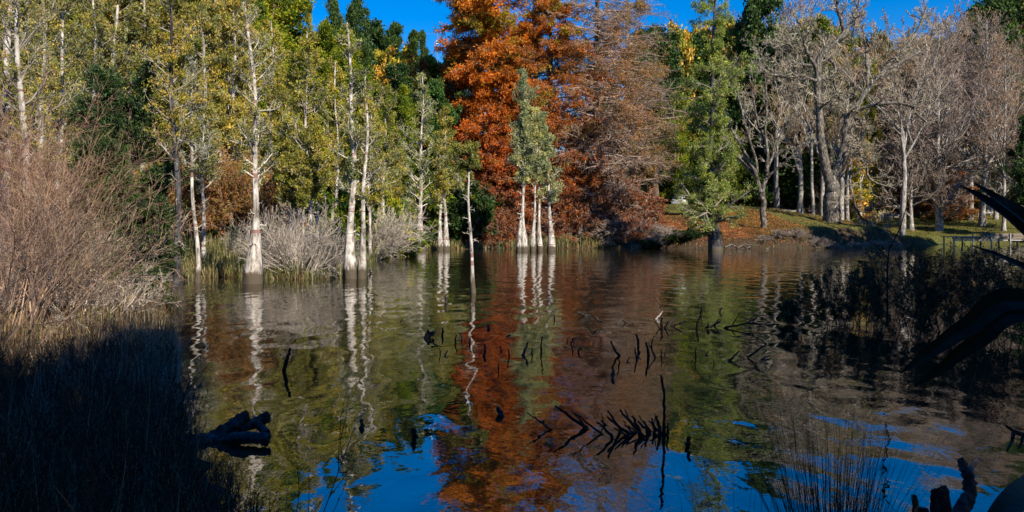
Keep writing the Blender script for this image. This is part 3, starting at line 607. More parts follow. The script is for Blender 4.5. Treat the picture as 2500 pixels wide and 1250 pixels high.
GL = {
 'olive': ('olive_tree', 'tree', 'grey olive lichened tree massed on the left hillside behind the swamp trees'),
 'ygreen': ('olive_tree', 'tree', 'yellow green feathery tree massed on the hillside left of the sky gap'),
 'bright': ('green_tree', 'tree', 'full bright green tree on the hillside below the sky gap'),
 'pine': ('conifer', 'conifer', 'dark pointed conifer on the skyline left of the orange tree'),
 'dark': ('evergreen_tree', 'tree', 'dense dark evergreen tree in the far wood'),
 'yellow': ('autumn_tree', 'tree', 'yellow leaved autumn tree in the far wood'),
 'brown': ('bare_tree', 'tree', 'bare brown twigged tree in the wood on the right'),
 'pink': ('bare_tree', 'tree', 'bare pinkish twigged tree in the wood on the right'),
 'strt': ('bare_conifer', 'tree', 'upright leafless conifer with fine level branches on the right lawn side'),
 'russet': ('russet_conifer', 'tree', 'small russet conifer in the far wood')}
pick = random.Random(7)
LM = [(0, 'the left edge trunk'), (62, 'the leaning white trunk'), (150, 'the pink shrubs'), (230, 'the grey limbed tree'), (318, 'the dark leafy tree'), (437, 'the shaded trunk'), (482, 'the slim white trunk'), (550, 'the antler branched tree'), (617, 'the swollen trunk'),
      (690, 'the wide twiggy bush'), (757, 'the pair of white stems'), (857, 'the double trunk'), (968, 'the ivy clad column'), (1030, 'the leftmost far trunk'), (1089, 'the twin far trunks'), (1155, 'the lone slender trunk'), (1200, 'the great orange tree'), (1275, 'the pale clump'),
      (1345, 'the second orange tree'), (1470, 'the russet conifer'), (1560, 'the leafless brown conifer'), (1661, 'the white car'), (1747, 'the weeping conifer'), (1862, 'the candelabra tree'), (1953, 'the short forked trunk'), (2032, 'the great forked tree'), (2110, 'the low yellow tree'),
      (2203, 'the twig wrapped tree'), (2290, 'the lawn trunk'), (2398, 'the leaning grey trunk'), (2480, 'the flax blades')]
def lm(px):
    k = min(range(len(LM)), key=lambda i: abs(LM[i][0] - px)); dx = px - LM[k][0]
    return ('right of ' if dx > 14 else 'left of ' if dx < -14 else 'behind ') + LM[k][1]
KW = {'olive': 'grey olive lichened tree', 'ygreen': 'yellow green feathery tree', 'bright': 'bright green tree', 'pine': 'dark pointed conifer', 'dark': 'dark evergreen tree', 'yellow': 'yellow leaved tree',
      'brown': 'bare brown tree', 'pink': 'bare pinkish tree', 'strt': 'upright leafless conifer', 'russet': 'small russet conifer'}
KG = {'olive': 'lichened trees of the left hillside', 'ygreen': 'yellow green hillside trees', 'bright': 'bright green hillside trees', 'pine': 'skyline conifers', 'dark': 'dark evergreens of the wood', 'yellow': 'yellow autumn trees',
      'brown': 'bare trees of the wood', 'pink': 'bare trees of the wood', 'strt': 'bare trees of the wood', 'russet': 'small russet conifers'}
def place(kind, px, d, topy, label=None, group=None, name=None, wide=1.0, var=None, zoff=0.0, cat=None):
    x = wx(px, d); z = gz1(x, d) + zoff; H = wz(topy, d) - z
    if H < 0.8: return None
    nm, ct, lab = GL[kind]; s = H / PH
    root = empty(name or nm, (x, d, z), label or lab, cat or ct, group or KG[kind], pick.uniform(0, 6.28))
    wd = wide * pick.uniform(0.92, 1.1) * (s ** 0.8)
    root.scale = (wd, wd, s)
    v = PR[kind][pick.randrange(len(PR[kind])) if var is None else var]
    link('trunk', v[0], root); link('crown', v[1], root)
    return root
def interp(px, pts): return float(np.interp(px, [p[0] for p in pts], [p[1] for p in pts]))
SKY = [(-300, -200), (560, -160), (640, -60), (690, 10), (715, 45), (735, 60), (760, 60), (800, 40), (870, 60), (900, 90), (935, 110), (990, 110), (1045, 125), (1062, 150), (1120, 140),
       (1400, 60), (1600, 60), (1640, 75), (1700, 80), (1800, 30), (1900, 10), (2100, 50), (2130, 85), (2230, 90), (2280, 60), (2400, 25), (2800, 0)]
# rows of the wood: (first px, last px, step, distance, kinds, how far below the skyline)
rows = [
 (-60, 600, 52, 62, ['olive'] * 5 + ['dark'], (0, 90)),
 (-120, 600, 60, 50, ['olive'] * 6 + ['ygreen'], (40, 190)),
 (-160, 640, 62, 84, ['olive', 'olive', 'bright', 'ygreen'], (-20, 60)),
 (560, 1000, 44, 74, ['ygreen', 'olive', 'ygreen', 'bright'], (130, 300)),
 (600, 1060, 46, 100, ['bright', 'ygreen', 'bright'], (60, 220)),
 (560, 900, 46, 122, ['bright', 'pine', 'bright', 'dark'], (0, 70)),
 (900, 1120, 34, 112, ['bright', 'dark', 'ygreen', 'yellow'], (110, 240)),
 (1560, 1720, 40, 150, ['yellow', 'dark', 'yellow'], (0, 60)),
 (1420, 1800, 46, 138, ['dark', 'brown', 'bright', 'dark'], (150, 330)),
 (1760, 2560, 66, 150, ['brown', 'pink', 'dark', 'brown', 'ygreen'], (20, 150)),
 (1720, 2600, 52, 185, ['brown', 'dark', 'bright', 'yellow', 'brown'], (0, 70)),
 (2140, 2600, 74, 132, ['brown', 'pink', 'strt', 'ygreen'], (60, 220)),
 (1680, 2600, 56, 165, ['brown', 'bright', 'dark', 'pink', 'russet'], (150, 330)),
 (1750, 2600, 50, 215, ['brown', 'dark', 'brown', 'pink'], (10, 60))]
RW = ['mid wood', 'near wood', 'back wood', 'low hillside', 'mid hillside', 'high hillside', 'upper slope', 'far wood', 'dark wood', 'inner wood', 'deep wood', 'wood edge', 'low wood', 'farthest wood']
for (a, b_, st, d0, kinds, off), rw in zip(rows, RW):
    px = a
    while px < b_:
        d = d0 * pick.uniform(0.93, 1.08); p = px + pick.uniform(-0.3, 0.3) * st
        k = pick.choice(kinds); top = interp(p, SKY) + pick.uniform(*off)
        place(k, p, d, top, KW[k] + ' ' + rw + ', ' + lm(p), wide=1.0 if d < 140 else 1.25)
        px += st
# skyline trees seen one by one
for (k, px, d, top, lab, wd) in [
    ('pine', 962, 150, 44, 'pointed dark conifer on the skyline, tallest of the three beside the sky gap', 1.25),
    ('pine', 1008, 160, 66, 'rounded blue green conifer on the skyline, middle of the three beside the sky gap', 1.1),
    ('pine', 1033, 165, 64, 'narrow spire conifer on the skyline next to the antenna mast', 0.7),
    ('dark', 920, 140, 55, 'dark grey green tree at the skyline just left of the pointed conifer', 1.1),
    ('dark', 805, 120, -5, 'tall open dark evergreen rising into the sky above the double stemmed tree', 0.5),
    ('dark', 858, 126, 2, 'dark rounded evergreen at the sky edge, right of the tall open one', 0.6),
    ('ygreen', 748, 110, 0, 'slender pale green tree poking into the sky at left', 0.5),
    ('bright', 672, 108, -40, 'great bright green tree whose edge meets the sky at left', 1.3),
    ('bright', 640, 112, -90, 'bright green tree left of the sky gap, behind the swollen white trunk', 1.3),
    ('yellow', 940, 118, 118, 'yellow leaved shrub tree under the skyline conifers', 0.9),
    ('yellow', 1000, 116, 112, 'golden leaved tree below the narrow spire conifer', 1.0),
    ('russet', 1035, 116, 135, 'orange brown tree top left of the great orange tree', 1.0),
    ('russet', 1080, 118, 150, 'small orange tree touching the left edge of the great orange tree', 1.0),
    ('russet', 1108, 112, 120, 'orange tree filling the left foot of the great orange tree', 1.5),
    ('bright', 1062, 121, 138, 'green tree top below the antenna mast', 1.2),
    ('dark', 1090, 124, 128, 'dark tree top between the antenna mast and the great orange tree', 0.9),
    ('russet', 2330, 142, 380, 'red orange low tree behind the lawn between two pale trunks', 1.5),
    ('russet', 2240, 150, 330, 'rust coloured tree low behind the twig wrapped tree', 1.4),
    ('yellow', 1655, 150, 58, 'golden poplar like tree below the right hand sky gap', 0.8),
    ('yellow', 1690, 155, 66, 'second golden tree below the right hand sky gap', 0.7),
    ('yellow', 1925, 160, 70, 'yellow leaved tree behind the big forked bare tree', 1.2),
    ('yellow', 1800, 158, 60, 'yellow tree glowing behind the weeping conifer', 1.0),
    ('yellow', 2100, 128, 340, 'low bright yellow tree right of the big forked trunk', 1.2),
    ('ygreen', 2075, 130, 380, 'green and gold bush tree behind the big forked trunk', 1.6),
    ('dark', 1842, 150, -20, 'dark green tree top at the sky edge right of the weeping conifer', 0.9),
    ('dark', 2430, 160, -30, 'dark green treetop near the top right corner', 1.1),
    ('dark', 2390, 150, 10, 'dark bushy evergreen left of the top right treetop', 1.0),
    ('russet', 2500, 170, -40, 'orange red treetop cut by the right picture edge', 1.1),
    ('dark', 2520, 118, 288, 'black green tree at the right picture edge above the flax', 0.9)]:
    place(k, px, d, top, lab, name=None, wide=wd)
# ------------------------------------------------------------------ the great orange conifer and its half bare neighbours
def big(name, label, px, d, topy, fn, seed, **k):
    x = wx(px, d); z = gz1(x, d); H = wz(topy, d) - z; root = empty(name, (x, d, z), label, 'tree'); fn(np.random.default_rng(seed), H, root=root, **k); return root
def lowthin(p, rng): return rng.uniform(0, 1, len(p)) < (0.30 + p[:, 2] / 14 + 0.5 * (blob_noise(p, 3, 0.6) - 0.5))
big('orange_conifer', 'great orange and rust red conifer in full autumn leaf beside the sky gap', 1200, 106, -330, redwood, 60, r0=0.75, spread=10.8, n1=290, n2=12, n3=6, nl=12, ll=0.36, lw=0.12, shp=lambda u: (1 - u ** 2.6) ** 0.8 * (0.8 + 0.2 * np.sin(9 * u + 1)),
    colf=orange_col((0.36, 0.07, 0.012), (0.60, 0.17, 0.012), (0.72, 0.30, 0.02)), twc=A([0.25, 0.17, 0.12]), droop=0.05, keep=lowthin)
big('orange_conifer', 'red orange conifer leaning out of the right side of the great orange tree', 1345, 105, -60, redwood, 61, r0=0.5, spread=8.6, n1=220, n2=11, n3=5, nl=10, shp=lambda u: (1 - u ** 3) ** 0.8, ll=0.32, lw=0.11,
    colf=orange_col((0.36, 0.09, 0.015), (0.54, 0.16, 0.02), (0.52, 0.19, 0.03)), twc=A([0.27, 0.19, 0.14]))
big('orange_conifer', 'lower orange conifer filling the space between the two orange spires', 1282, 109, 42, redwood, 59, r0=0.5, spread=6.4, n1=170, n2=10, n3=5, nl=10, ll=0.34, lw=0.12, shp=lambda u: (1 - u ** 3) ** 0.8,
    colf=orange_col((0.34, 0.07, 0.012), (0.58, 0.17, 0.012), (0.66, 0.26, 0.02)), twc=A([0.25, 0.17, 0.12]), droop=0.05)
def patchy(th, seed):
    def f(p, rng): return (blob_noise(p, seed, 0.5) + rng.uniform(-0.12, 0.12, len(p))) > th
    return f
big('thinning_conifer', 'half bare russet brown conifer, its lowest twigs trailing at the water', 1455, 104.5, -190, redwood, 62, r0=0.6, spread=8.6, shp=lambda u: (1 - u ** 4) ** 0.8 * (0.68 + 0.32 * np.clip(u * 3, 0, 1)), n1=240, n2=11, n3=7, nl=7, ll=0.28, lw=0.08,
    colf=lambda p, i: A([(0.42, 0.18, 0.05), (0.34, 0.18, 0.07), (0.32, 0.22, 0.07), (0.46, 0.18, 0.05)])[i % 4], twc=A([0.36, 0.27, 0.22]), tmul=1.4, keep=patchy(0.60, 33), droop=0.05)
big('thinning_conifer', 'nearly leafless brown conifer with pinkish twigs behind the half bare russet one', 1530, 112, -130, redwood, 63, r0=0.55, spread=8.2, c0=0.22, shp=lambda u: (1 - u ** 4) ** 0.8, n1=220, n2=11, n3=7, nl=6, ll=0.28, lw=0.08,
    colf=lambda p, i: A([(0.30, 0.24, 0.07), (0.36, 0.2, 0.07)])[i % 2], twc=A([0.33, 0.25, 0.20]), tmul=1.4, keep=patchy(0.66, 35), droop=0.03)
big('thinning_conifer', 'dark leafless conifer in the shade between the brown conifers and the weeping conifer', 1600, 122, 110, redwood, 64, r0=0.5, spread=5.0, c0=0.42, n1=170, n2=9, n3=6, nl=6, ll=0.3, lw=0.1,
    colf=lambda p, i: A([(0.14, 0.15, 0.04), (0.2, 0.16, 0.05)])[i % 2], twc=A([0.24, 0.2, 0.17]), tmul=1.6, keep=patchy(0.5, 36), droop=0.03)
# ivy clad dark tree left of the orange tree
big('ivy_clad_tree', 'black green ivy clad tree column behind the slim far trunks', 968, 100, 150, leafy_tree, 65, r0=0.4, c0=0.03, rx=2.6, pal=DARKG[:2], n1=44, n2=9, n3=6, nl=16, ll=0.26, lw=0.16, leafm=DARKLEAF, shp=lambda u: 0.6 + 0.4 * np.sin(u * 3), gaps=0.2)
big('ivy_clad_tree', 'glossy green ivy covered round headed tree at the left foot of the orange tree', 1072, 97, 190, leafy_tree, 66, r0=0.4, c0=0.1, rx=3.0, pal=DARKG[2:] + [(0.05, 0.15, 0.03)], n1=44, n2=9, n3=6, nl=18, ll=0.24, lw=0.16, leafm=DARKLEAF, gaps=0.15)
# leafy dark tree on the left bank
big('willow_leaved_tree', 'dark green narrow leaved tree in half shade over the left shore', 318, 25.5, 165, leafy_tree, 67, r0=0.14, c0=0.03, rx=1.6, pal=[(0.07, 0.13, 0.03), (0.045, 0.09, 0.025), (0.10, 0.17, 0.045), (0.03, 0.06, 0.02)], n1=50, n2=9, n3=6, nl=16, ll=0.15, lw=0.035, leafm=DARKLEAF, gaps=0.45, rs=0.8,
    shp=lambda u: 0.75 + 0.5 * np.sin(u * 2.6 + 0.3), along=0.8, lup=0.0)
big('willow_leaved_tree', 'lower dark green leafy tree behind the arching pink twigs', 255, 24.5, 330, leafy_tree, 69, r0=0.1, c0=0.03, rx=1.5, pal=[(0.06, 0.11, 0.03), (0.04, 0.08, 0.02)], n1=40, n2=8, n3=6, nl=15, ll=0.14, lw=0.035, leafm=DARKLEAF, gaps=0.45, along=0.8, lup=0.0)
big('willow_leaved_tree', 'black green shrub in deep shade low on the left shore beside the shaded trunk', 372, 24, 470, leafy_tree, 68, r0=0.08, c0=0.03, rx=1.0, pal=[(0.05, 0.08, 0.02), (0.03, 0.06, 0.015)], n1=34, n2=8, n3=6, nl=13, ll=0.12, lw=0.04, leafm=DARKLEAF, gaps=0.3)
# ------------------------------------------------------------------ bare trees of the right bank
def limbed(name, label, d, limbs, seed, twc, bark=GREY, **k):
    x, z = wx(limbs[0][0][0], d), 0; g = gz1(x, d); root = empty(name, (x, d, g), label, 'tree')
    L0 = limbs[0]; L0[0] = (L0[0][0], HZ - (g - 0.3 - CH) * F / d, L0[0][2])      # foot on the ground
    limbs_tree(root, d, limbs, np.random.default_rng(seed), bark, twc, org=A([x, d, g]), **k); return root
GREYB = bark_mat('lichened_grey_bark', (0.12, 0.103, 0.085), (0.04, 0.033, 0.027), (0.38, 0.355, 0.31))
GREAT = 0.82
limbed('bare_tree', 'largest bare tree on the grassy bank, thick trunk forking into two great crooked limbs', 108, [
    [(2032, 525, 23), (2031, 500, 19), (2030, 460, 18), (2029, 430, 15)],
    [(2027, 450, 14), (2010, 380, 12), (2003, 300, 10.5), (1998, 230, 9.5), (1995, 175, 9), (2005, 140, 8.5), (2040, 105, 7.5), (2062, 78, 6.5)],
    [(2062, 80, 6), (2050, 45, 4.5, -0.5), (2044, 10, 3.6, -1), (2042, -40, 2.5, -1)],
    [(2060, 80, 6), (2084, 55, 4.5, 0.8), (2090, 25, 3.5, 1), (2105, -15, 2.5, 1)],
    [(1996, 175, 6), (1978, 140, 5, -1), (1965, 110, 4, -1.5), (1958, 75, 3, -2), (1945, 40, 2, -2)],
    [(1997, 200, 5), (1960, 187, 4.5, -1), (1905, 186, 3.5, -2), (1850, 165, 2, -3)],
    [(1994, 160, 4), (1958, 155, 4, -1), (1952, 128, 3, -1), (1925, 108, 2.5, -2), (1895, 118, 1.5, -2)],
    [(1970, 190, 3.5, -1), (1946, 190, 3.5, -1), (1942, 150, 3, -1), (1948, 120, 2.5, -1), (1930, 90, 2, -1)],
    [(2012, 142, 5), (2034, 158, 4.5, 1), (2038, 195, 4, 1), (2044, 225, 3.5, 1), (2030, 250, 3, 1), (2028, 280, 2.5, 1)],
    [(2031, 440, 14), (2046, 405, 12), (2060, 360, 10), (2065, 310, 9.5), (2068, 282, 9)],
    [(2068, 285, 8.5), (2095, 250, 8), (2128, 208, 7), (2160, 172, 6), (2195, 155, 4.5), (2260, 110, 3.5, 2), (2320, 55, 2, 3)],
    [(2066, 285, 5), (2065, 250, 4.5, 1), (2045, 236, 4, 1.5), (2040, 215, 3, 2)],
    [(2075, 282, 5.5), (2110, 265, 5, -1), (2165, 251, 4.5, -2), (2215, 256, 4, -2.5), (2240, 280, 3.3, -3), (2262, 300, 2, -3)],
    [(2085, 285, 4), (2105, 300, 3.6, -1), (2104, 360, 3, -1.5), (2118, 400, 2, -2)],
    [(2048, 400, 6), (2078, 362, 5, -1), (2095, 372, 4.5, -1.5), (2112, 405, 4, -2), (2130, 440, 3, -2), (2190, 462, 1.5, -3)],
    [(2120, 215, 5), (2118, 165, 4.2, 1), (2112, 110, 3.5, 2), (2105, 70, 2.5, 2)],
    [(2150, 180, 4), (2195, 130, 3.6, 1), (2240, 75, 3, 2), (2260, 20, 2, 3)],
    [(2075, 420, 4), (2080, 470, 3, -2), (2100, 530, 2.5, -3), (2150, 560, 1.8, -4)]],
    70, A([0.38, 0.335, 0.255]), tw=0.02, n=(11, 7, 6, 4), lenf=2.9, bark=GREYB)
limbed('bare_tree', 'candelabra shaped blue grey bare tree standing on the bank right of the weeping conifer', 101, [
    [(1865, 548, 9), (1863, 500, 8), (1858, 465, 8)],
    [(1858, 470, 7), (1846, 425, 5.5), (1820, 370, 4.5), (1790, 320, 3.6), (1765, 262, 2.5, -1), (1750, 200, 1.5, -1)],
    [(1846, 430, 4.5), (1812, 395, 4, 1), (1780, 350, 3, 1.5), (1745, 300, 2, 2)],
    [(1848, 420, 4.5), (1838, 360, 4, -1), (1815, 290, 3.4, -2), (1800, 220, 2.5, -2), (1795, 160, 1.5, -2)],
    [(1862, 470, 6), (1872, 430, 5), (1874, 380, 4.4), (1868, 320, 3.6), (1872, 250, 2.8), (1866, 180, 1.8)],
    [(1872, 420, 4), (1885, 380, 3.4, 1), (1908, 330, 2.8, 1), (1925, 270, 2, 1)],
    [(1870, 350, 3), (1848, 290, 2.6, 1), (1838, 230, 2, 1), (1830, 170, 1.3, 1)],
    [(1866, 440, 4.4), (1900, 410, 3.2, -1), (1940, 375, 2.4, -2), (1975, 330, 1.6, -2)]],
    71, A([0.38, 0.345, 0.28]), tw=0.016, n=(8, 5, 5, 4), lenf=2.0, bark=GREYB)
def bt(px, d, topy, rr, seed, lab, **k):
    x = wx(px, d); z = gz1(x, d); root = empty('bare_tree', (x, d, z), lab, 'tree'); bare_tree(np.random.default_rng(seed), wz(topy, d) - z, rr, root=root, **k)
bt(2203, 113, 60, 0.34, 72, 'bare tree wrapped in pale twigs at the water corner left of the lawn', n0=6, fork=0.4, tw=0.018, twc=A([0.36, 0.29, 0.22]), levels=(7, 6, 5, 4), spread=0.8)
bt(2290, 128, 20, 0.36, 73, 'straight pale trunk standing alone on the lawn left of the jetty', straight=True, n0=54, fork=0.3, tw=0.02, twc=A([0.27, 0.20, 0.17]), levels=(8, 6, 5), spread=0.66)
bt(2398, 134, 30, 0.50, 74, 'thick blue grey leaning trunk on the lawn behind the flax tips', straight=True, n0=56, fork=0.34, tw=0.02, twc=A([0.26, 0.19, 0.16]), levels=(8, 6, 5), spread=0.66, lean=(0.8, 0))
bt(2262, 160, 140, 0.3, 75, 'left one of the twin trunks behind the lawn path', n0=5, tw=0.022, levels=(7, 6, 5, 4))
bt(2277, 158, 150, 0.3, 76, 'right one of the twin trunks behind the lawn path', n0=5, tw=0.022, levels=(7, 6, 5, 4), lean=(0.6, 0))
bt(1953, 128, 200, 0.36, 77, 'short pale forked trunk on the bank top left of the great tree', n0=5, fork=0.35, tw=0.02, levels=(7, 6, 5, 4), spread=0.8)
bt(1896, 138, 170, 0.36, 78, 'pale trunk between the candelabra tree and the short forked trunk', n0=5, fork=0.5, tw=0.02, levels=(7, 6, 5, 4))
bt(2007, 130, 250, 0.32, 79, 'grey trunk half hidden by the left side of the great forked tree', n0=5, fork=0.5, tw=0.02, levels=(7, 6, 5, 4))
bt(2052, 124, 260, 0.42, 80, 'pale trunk half hidden by the right side of the great forked tree', n0=5, fork=0.5, tw=0.02, levels=(7, 6, 5, 4))
bt(2070, 118, 330, 0.24, 81, 'thin pale trunk right of the great forked tree', n0=4, fork=0.5, tw=0.02, levels=(6, 5, 4, 4))
bt(2098, 128, 300, 0.24, 82, 'thin shaded trunk under the low bright yellow tree', n0=4, fork=0.5, tw=0.02, levels=(6, 5, 4, 4))
bt(1985, 120, 60, 0.2, 83, 'fine twigged bare tree filling the gap left of the great forked limb', n0=5, fork=0.4, tw=0.02, levels=(7, 6, 5, 4), twc=A([0.24, 0.2, 0.17]))
bt(2450, 126, 90, 0.3, 84, 'pink brown twiggy tree above the flax at the right edge', straight=True, n0=44, fork=0.36, tw=0.02, twc=PINKTW, levels=(8, 6, 4), spread=0.6)
# ------------------------------------------------------------------ bushes along the far shore and on the slopes (repeats)
SB = {}
SB['twig'] = [bare_shrub(np.random.default_rng(s), 46, 2.6, (0.1, 1.25), A([0.34, 0.28, 0.24]), tw=0.012, lv=(8, 6, 4), r0=0.025, up=-0.02, base=0.5, ll=0.05) for s in (201, 202, 203)]
SB['rust'] = [bare_shrub(np.random.default_rng(s), 40, 2.6, (0.1, 1.3), A([0.36, 0.25, 0.2]), tw=0.014, lv=(8, 6, 4), r0=0.02, up=-0.03, base=0.5, leaf=[(0.36, 0.11, 0.03), (0.30, 0.12, 0.04), (0.24, 0.08, 0.03)], nleaf=3, ll=0.13) for s in (204, 205)]
SB['green'] = [bare_shrub(np.random.default_rng(s), 40, 2.4, (0.1, 1.3), A([0.2, 0.16, 0.12]), tw=0.013, lv=(8, 6, 4), r0=0.025, up=0.0, base=0.5, leaf=BRIGHT + DARKG[2:], nleaf=9, ll=0.26) for s in (206, 207)]
SB['dark'] = [bare_shrub(np.random.default_rng(s), 40, 2.4, (0.1, 1.3), A([0.16, 0.13, 0.1]), tw=0.013, lv=(8, 6, 4), r0=0.025, up=0.0, base=0.5, leaf=DARKG[:2] + [(0.05, 0.07, 0.02)], nleaf=9, ll=0.26) for s in (208, 209)]
BL = {'twig': ('bare_bush', 'pale leafless bush on the far shore', 'bush'), 'rust': ('rusty_bush', 'rusty leaved bush on the far shore', 'bush'),
      'green': ('leafy_bush', 'green leafy bush at the foot of the wood', 'bush'), 'dark': ('leafy_bush', 'dark leafy bush at the foot of the wood', 'bush')}
def bush(kind, px, d, h, label=None, wide=1.0, group=None, zo=0.0):
    x = wx(px, d); z = gz1(x, d); nm, lb, ct = BL[kind]; g_ = None
    if label is None: label = {'twig': 'pale leafless bush ', 'rust': 'rusty leaved bush ', 'green': 'green leafy bush ', 'dark': 'dark leafy bush '}[kind] + ('at the waterline ' if d < 100 and px > 960 else 'under the wood ' if d < 170 else 'deep in the wood ') + lm(px)
    g_ = group or {'twig': 'bare bushes under the wood', 'rust': 'rusty bushes under the wood', 'green': 'leafy bushes under the wood', 'dark': 'leafy bushes under the wood'}[kind]
    root = empty(nm, (x, d, max(z, -0.1) + zo), label, ct, g_, pick.uniform(0, 6.28)); s = h / 2.5; root.scale = (s * wide, s * wide, s)
    v = SB[kind][pick.randrange(len(SB[kind]))]; link('stems', v[0], root); link('twigs', v[1], root); return root
for px in range(1120, 1270, 24): bush('rust', px + pick.uniform(-8, 8), 98 + pick.uniform(-1, 4), pick.uniform(2, 4.5))
for px in range(1365, 1560, 22): bush('twig' if pick.random() < 0.8 else 'rust', px + pick.uniform(-8, 8), 98.5 + pick.uniform(-1, 3), pick.uniform(2.2, 4.4), wide=1.3)
for px in range(990, 1130, 24): bush(pick.choice(['dark', 'green', 'dark']), px + pick.uniform(-8, 8), 97 + pick.uniform(0, 6), pick.uniform(3, 6.5))
for px in range(1120, 1560, 30): bush('rust', px + pick.uniform(-8, 8), 103 + pick.uniform(0, 4), pick.uniform(3, 6))
for px in range(880, 1020, 22): bush(pick.choice(['green', 'green', 'dark']), px + pick.uniform(-8, 8), 91 + pick.uniform(0, 8), pick.uniform(2.5, 5.5))
for px in range(620, 900, 26): bush(pick.choice(['green', 'twig', 'green', 'dark']), px, 60 + pick.uniform(0, 14), pick.uniform(2.5, 5))
for px in range(440, 640, 22): bush(pick.choice(['dark', 'twig', 'rust', 'green']), px + pick.uniform(-8, 8), 45 + pick.uniform(0, 9), pick.uniform(1.6, 3.4))
for px in range(1600, 2560, 22): bush(pick.choice(['twig', 'dark', 'rust', 'twig', 'twig', 'dark']), px + pick.uniform(-8, 8), 152 + pick.uniform(0, 14), pick.uniform(4, 8))
for px in range(1620, 2560, 30): bush(pick.choice(['dark', 'dark', 'green', 'rust']), px + pick.uniform(-8, 8), 176 + pick.uniform(0, 20), pick.uniform(6, 11))
for k, px in enumerate(range(1560, 1745, 24)): bush('dark' if k % 2 else 'twig', px, 94.2 + 0.1 * k, 0.6 + 0.15 * (k % 3), wide=1.8)
for k, px in enumerate(range(1860, 2190, 44)): bush('twig', px + pick.uniform(-6, 6), 94 + 0.45 * k + pick.uniform(-.2, .4), 0.55 + 0.15 * (k % 4), wide=1.7)
for px, d, h in ((1505, 99, 2.2), (1530, 98.5, 1.7), (1560, 98, 1.5), (1590, 97.4, 1.3), (1625, 97, 1.2)): bush('twig', px, d, h, 'grey thorny scrub overhanging the waterline below the leafy bank', 1.3, 'grey scrub overhanging the waterline')
# pale radiating bush over the water and its companion
for (px, d, h, wd, lab, k, s) in [(738, 38.2, 2.7, 1.0, 'wide pale twiggy bush arching over the water right of the swollen white trunk', A([0.46, 0.40, 0.34]), 211),
                              (685, 40, 2.6, 1.0, 'grey twiggy bush just right of the swollen white trunk', A([0.38, 0.33, 0.29]), 212),
                              (792, 42, 2.0, 1.0, 'low pale bush between the wide twiggy bush and the double stemmed tree', A([0.44, 0.38, 0.32]), 213)]:
    x = wx(px, d); root = empty('bare_bush', (x, d, max(gz1(x, d), 0)), lab, 'bush')
    bare_shrub(np.random.default_rng(s), 46, h, (0.05, 1.35), k * 0.85, root, tw=0.007, lv=(6, 4, 3), r0=0.02, up=0.03, base=0.7, ll=0.03, wob=0.08)
x = wx(895, 60); root = empty('bare_bush', (x, 60, gz1(x, 60)), 'fan of long bare stems leaning right beside the double stemmed tree', 'bush')
bare_shrub(np.random.default_rng(214), 34, 4.0, (0.05, 0.8), A([0.48, 0.42, 0.35]), root, lean=(0.75, 0), tw=0.009, lv=(6, 5, 3), r0=0.022, up=0.0, base=0.8, wob=0.05)
x = wx(560, 46); root = empty('rusty_bush', (x, 46, gz1(x, 46)), 'orange brown feathery bush behind the slim white trunk', 'bush')
bare_shrub(np.random.default_rng(215), 50, 4.2, (0.05, 0.8), A([0.42, 0.27, 0.18]), root, lean=(0.3, 0), tw=0.007, lv=(7, 6, 4), r0=0.02, up=0.04, leaf=[(0.36, 0.19, 0.04), (0.30, 0.22, 0.05), (0.42, 0.17, 0.05)], nleaf=4, ll=0.12)
x = wx(455, 44); root = empty('rusty_bush', (x, 44, gz1(x, 44)), 'orange brown bush glimpsed left of the slim white trunk', 'bush')
bare_shrub(np.random.default_rng(216), 40, 3.6, (0.05, 0.8), A([0.42, 0.27, 0.18]), root, lean=(-0.2, 0), tw=0.007, lv=(7, 6, 4), r0=0.02, up=0.04, leaf=[(0.36, 0.19, 0.04), (0.30, 0.24, 0.05), (0.46, 0.17, 0.05)], nleaf=4, ll=0.12)
# pink twigged shrubs on the left bank
for (px, d, h, n, lean, ang, s, lab, tc) in [
    (40, 17, 3.9, 14, (0.15, 0), (0.05, 0.5), 221, 'tall pink twigged shrub nearest the left picture edge', A([0.25, 0.165, 0.11])),
    (110, 18.5, 3.0, 14, (0.4, -0.1), (0.05, 0.6), 222, 'pink twigged shrub with long stems arching right over the bank', A([0.28, 0.19, 0.13])),
    (150, 20.5, 2.7, 14, (0.5, -0.2), (0.05, 0.8), 223, 'pale twigged shrub reaching right to the dark leafy tree', A([0.36, 0.29, 0.23])),
    (0, 22, 5.0, 22, (0.1, 0), (0.02, 0.5), 224, 'reddish twiggy thicket behind the leftmost pink shrub', A([0.26, 0.15, 0.11])),
    (80, 24, 4.3, 20, (0.1, 0), (0.02, 0.5), 225, 'dense brown pink thicket around the leaning white trunk', A([0.28, 0.17, 0.13])),
    (170, 26, 3.2, 20, (0.15, 0), (0.02, 0.6), 226, 'grey pink thicket below the dark leafy tree', A([0.30, 0.23, 0.18])),
    (205, 19.0, 1.5, 26, (0.45, 0), (0.3, 1.3), 227, 'low spreading silvery shrub sprawling toward the water on the left', A([0.44, 0.37, 0.31])),
    (-40, 13, 2.9, 14, (0.2, 0), (0.05, 0.7), 228, 'shaded dark twiggy shrub cut by the left picture edge', A([0.16, 0.11, 0.09])),
    (40, 20, 2.0, 22, (0.3, 0), (0.2, 1.2), 229, 'low tangled shrub at the foot of the pink thickets', A([0.36, 0.27, 0.22]))]:
    x = wx(px, d); root = empty('bare_shrub', (x, d, gz1(x, d)), lab, 'shrub')
    bare_shrub(np.random.default_rng(s), n, h, ang, tc, root, lean=lean, tw=0.003 + 0.00008 * d, lv=(7, 5, 4), r0=0.021, up=0.05, base=0.9, wob=0.10, droop=-0.05, ll=0.03, lf=(0.55, 0.5, 0.45))
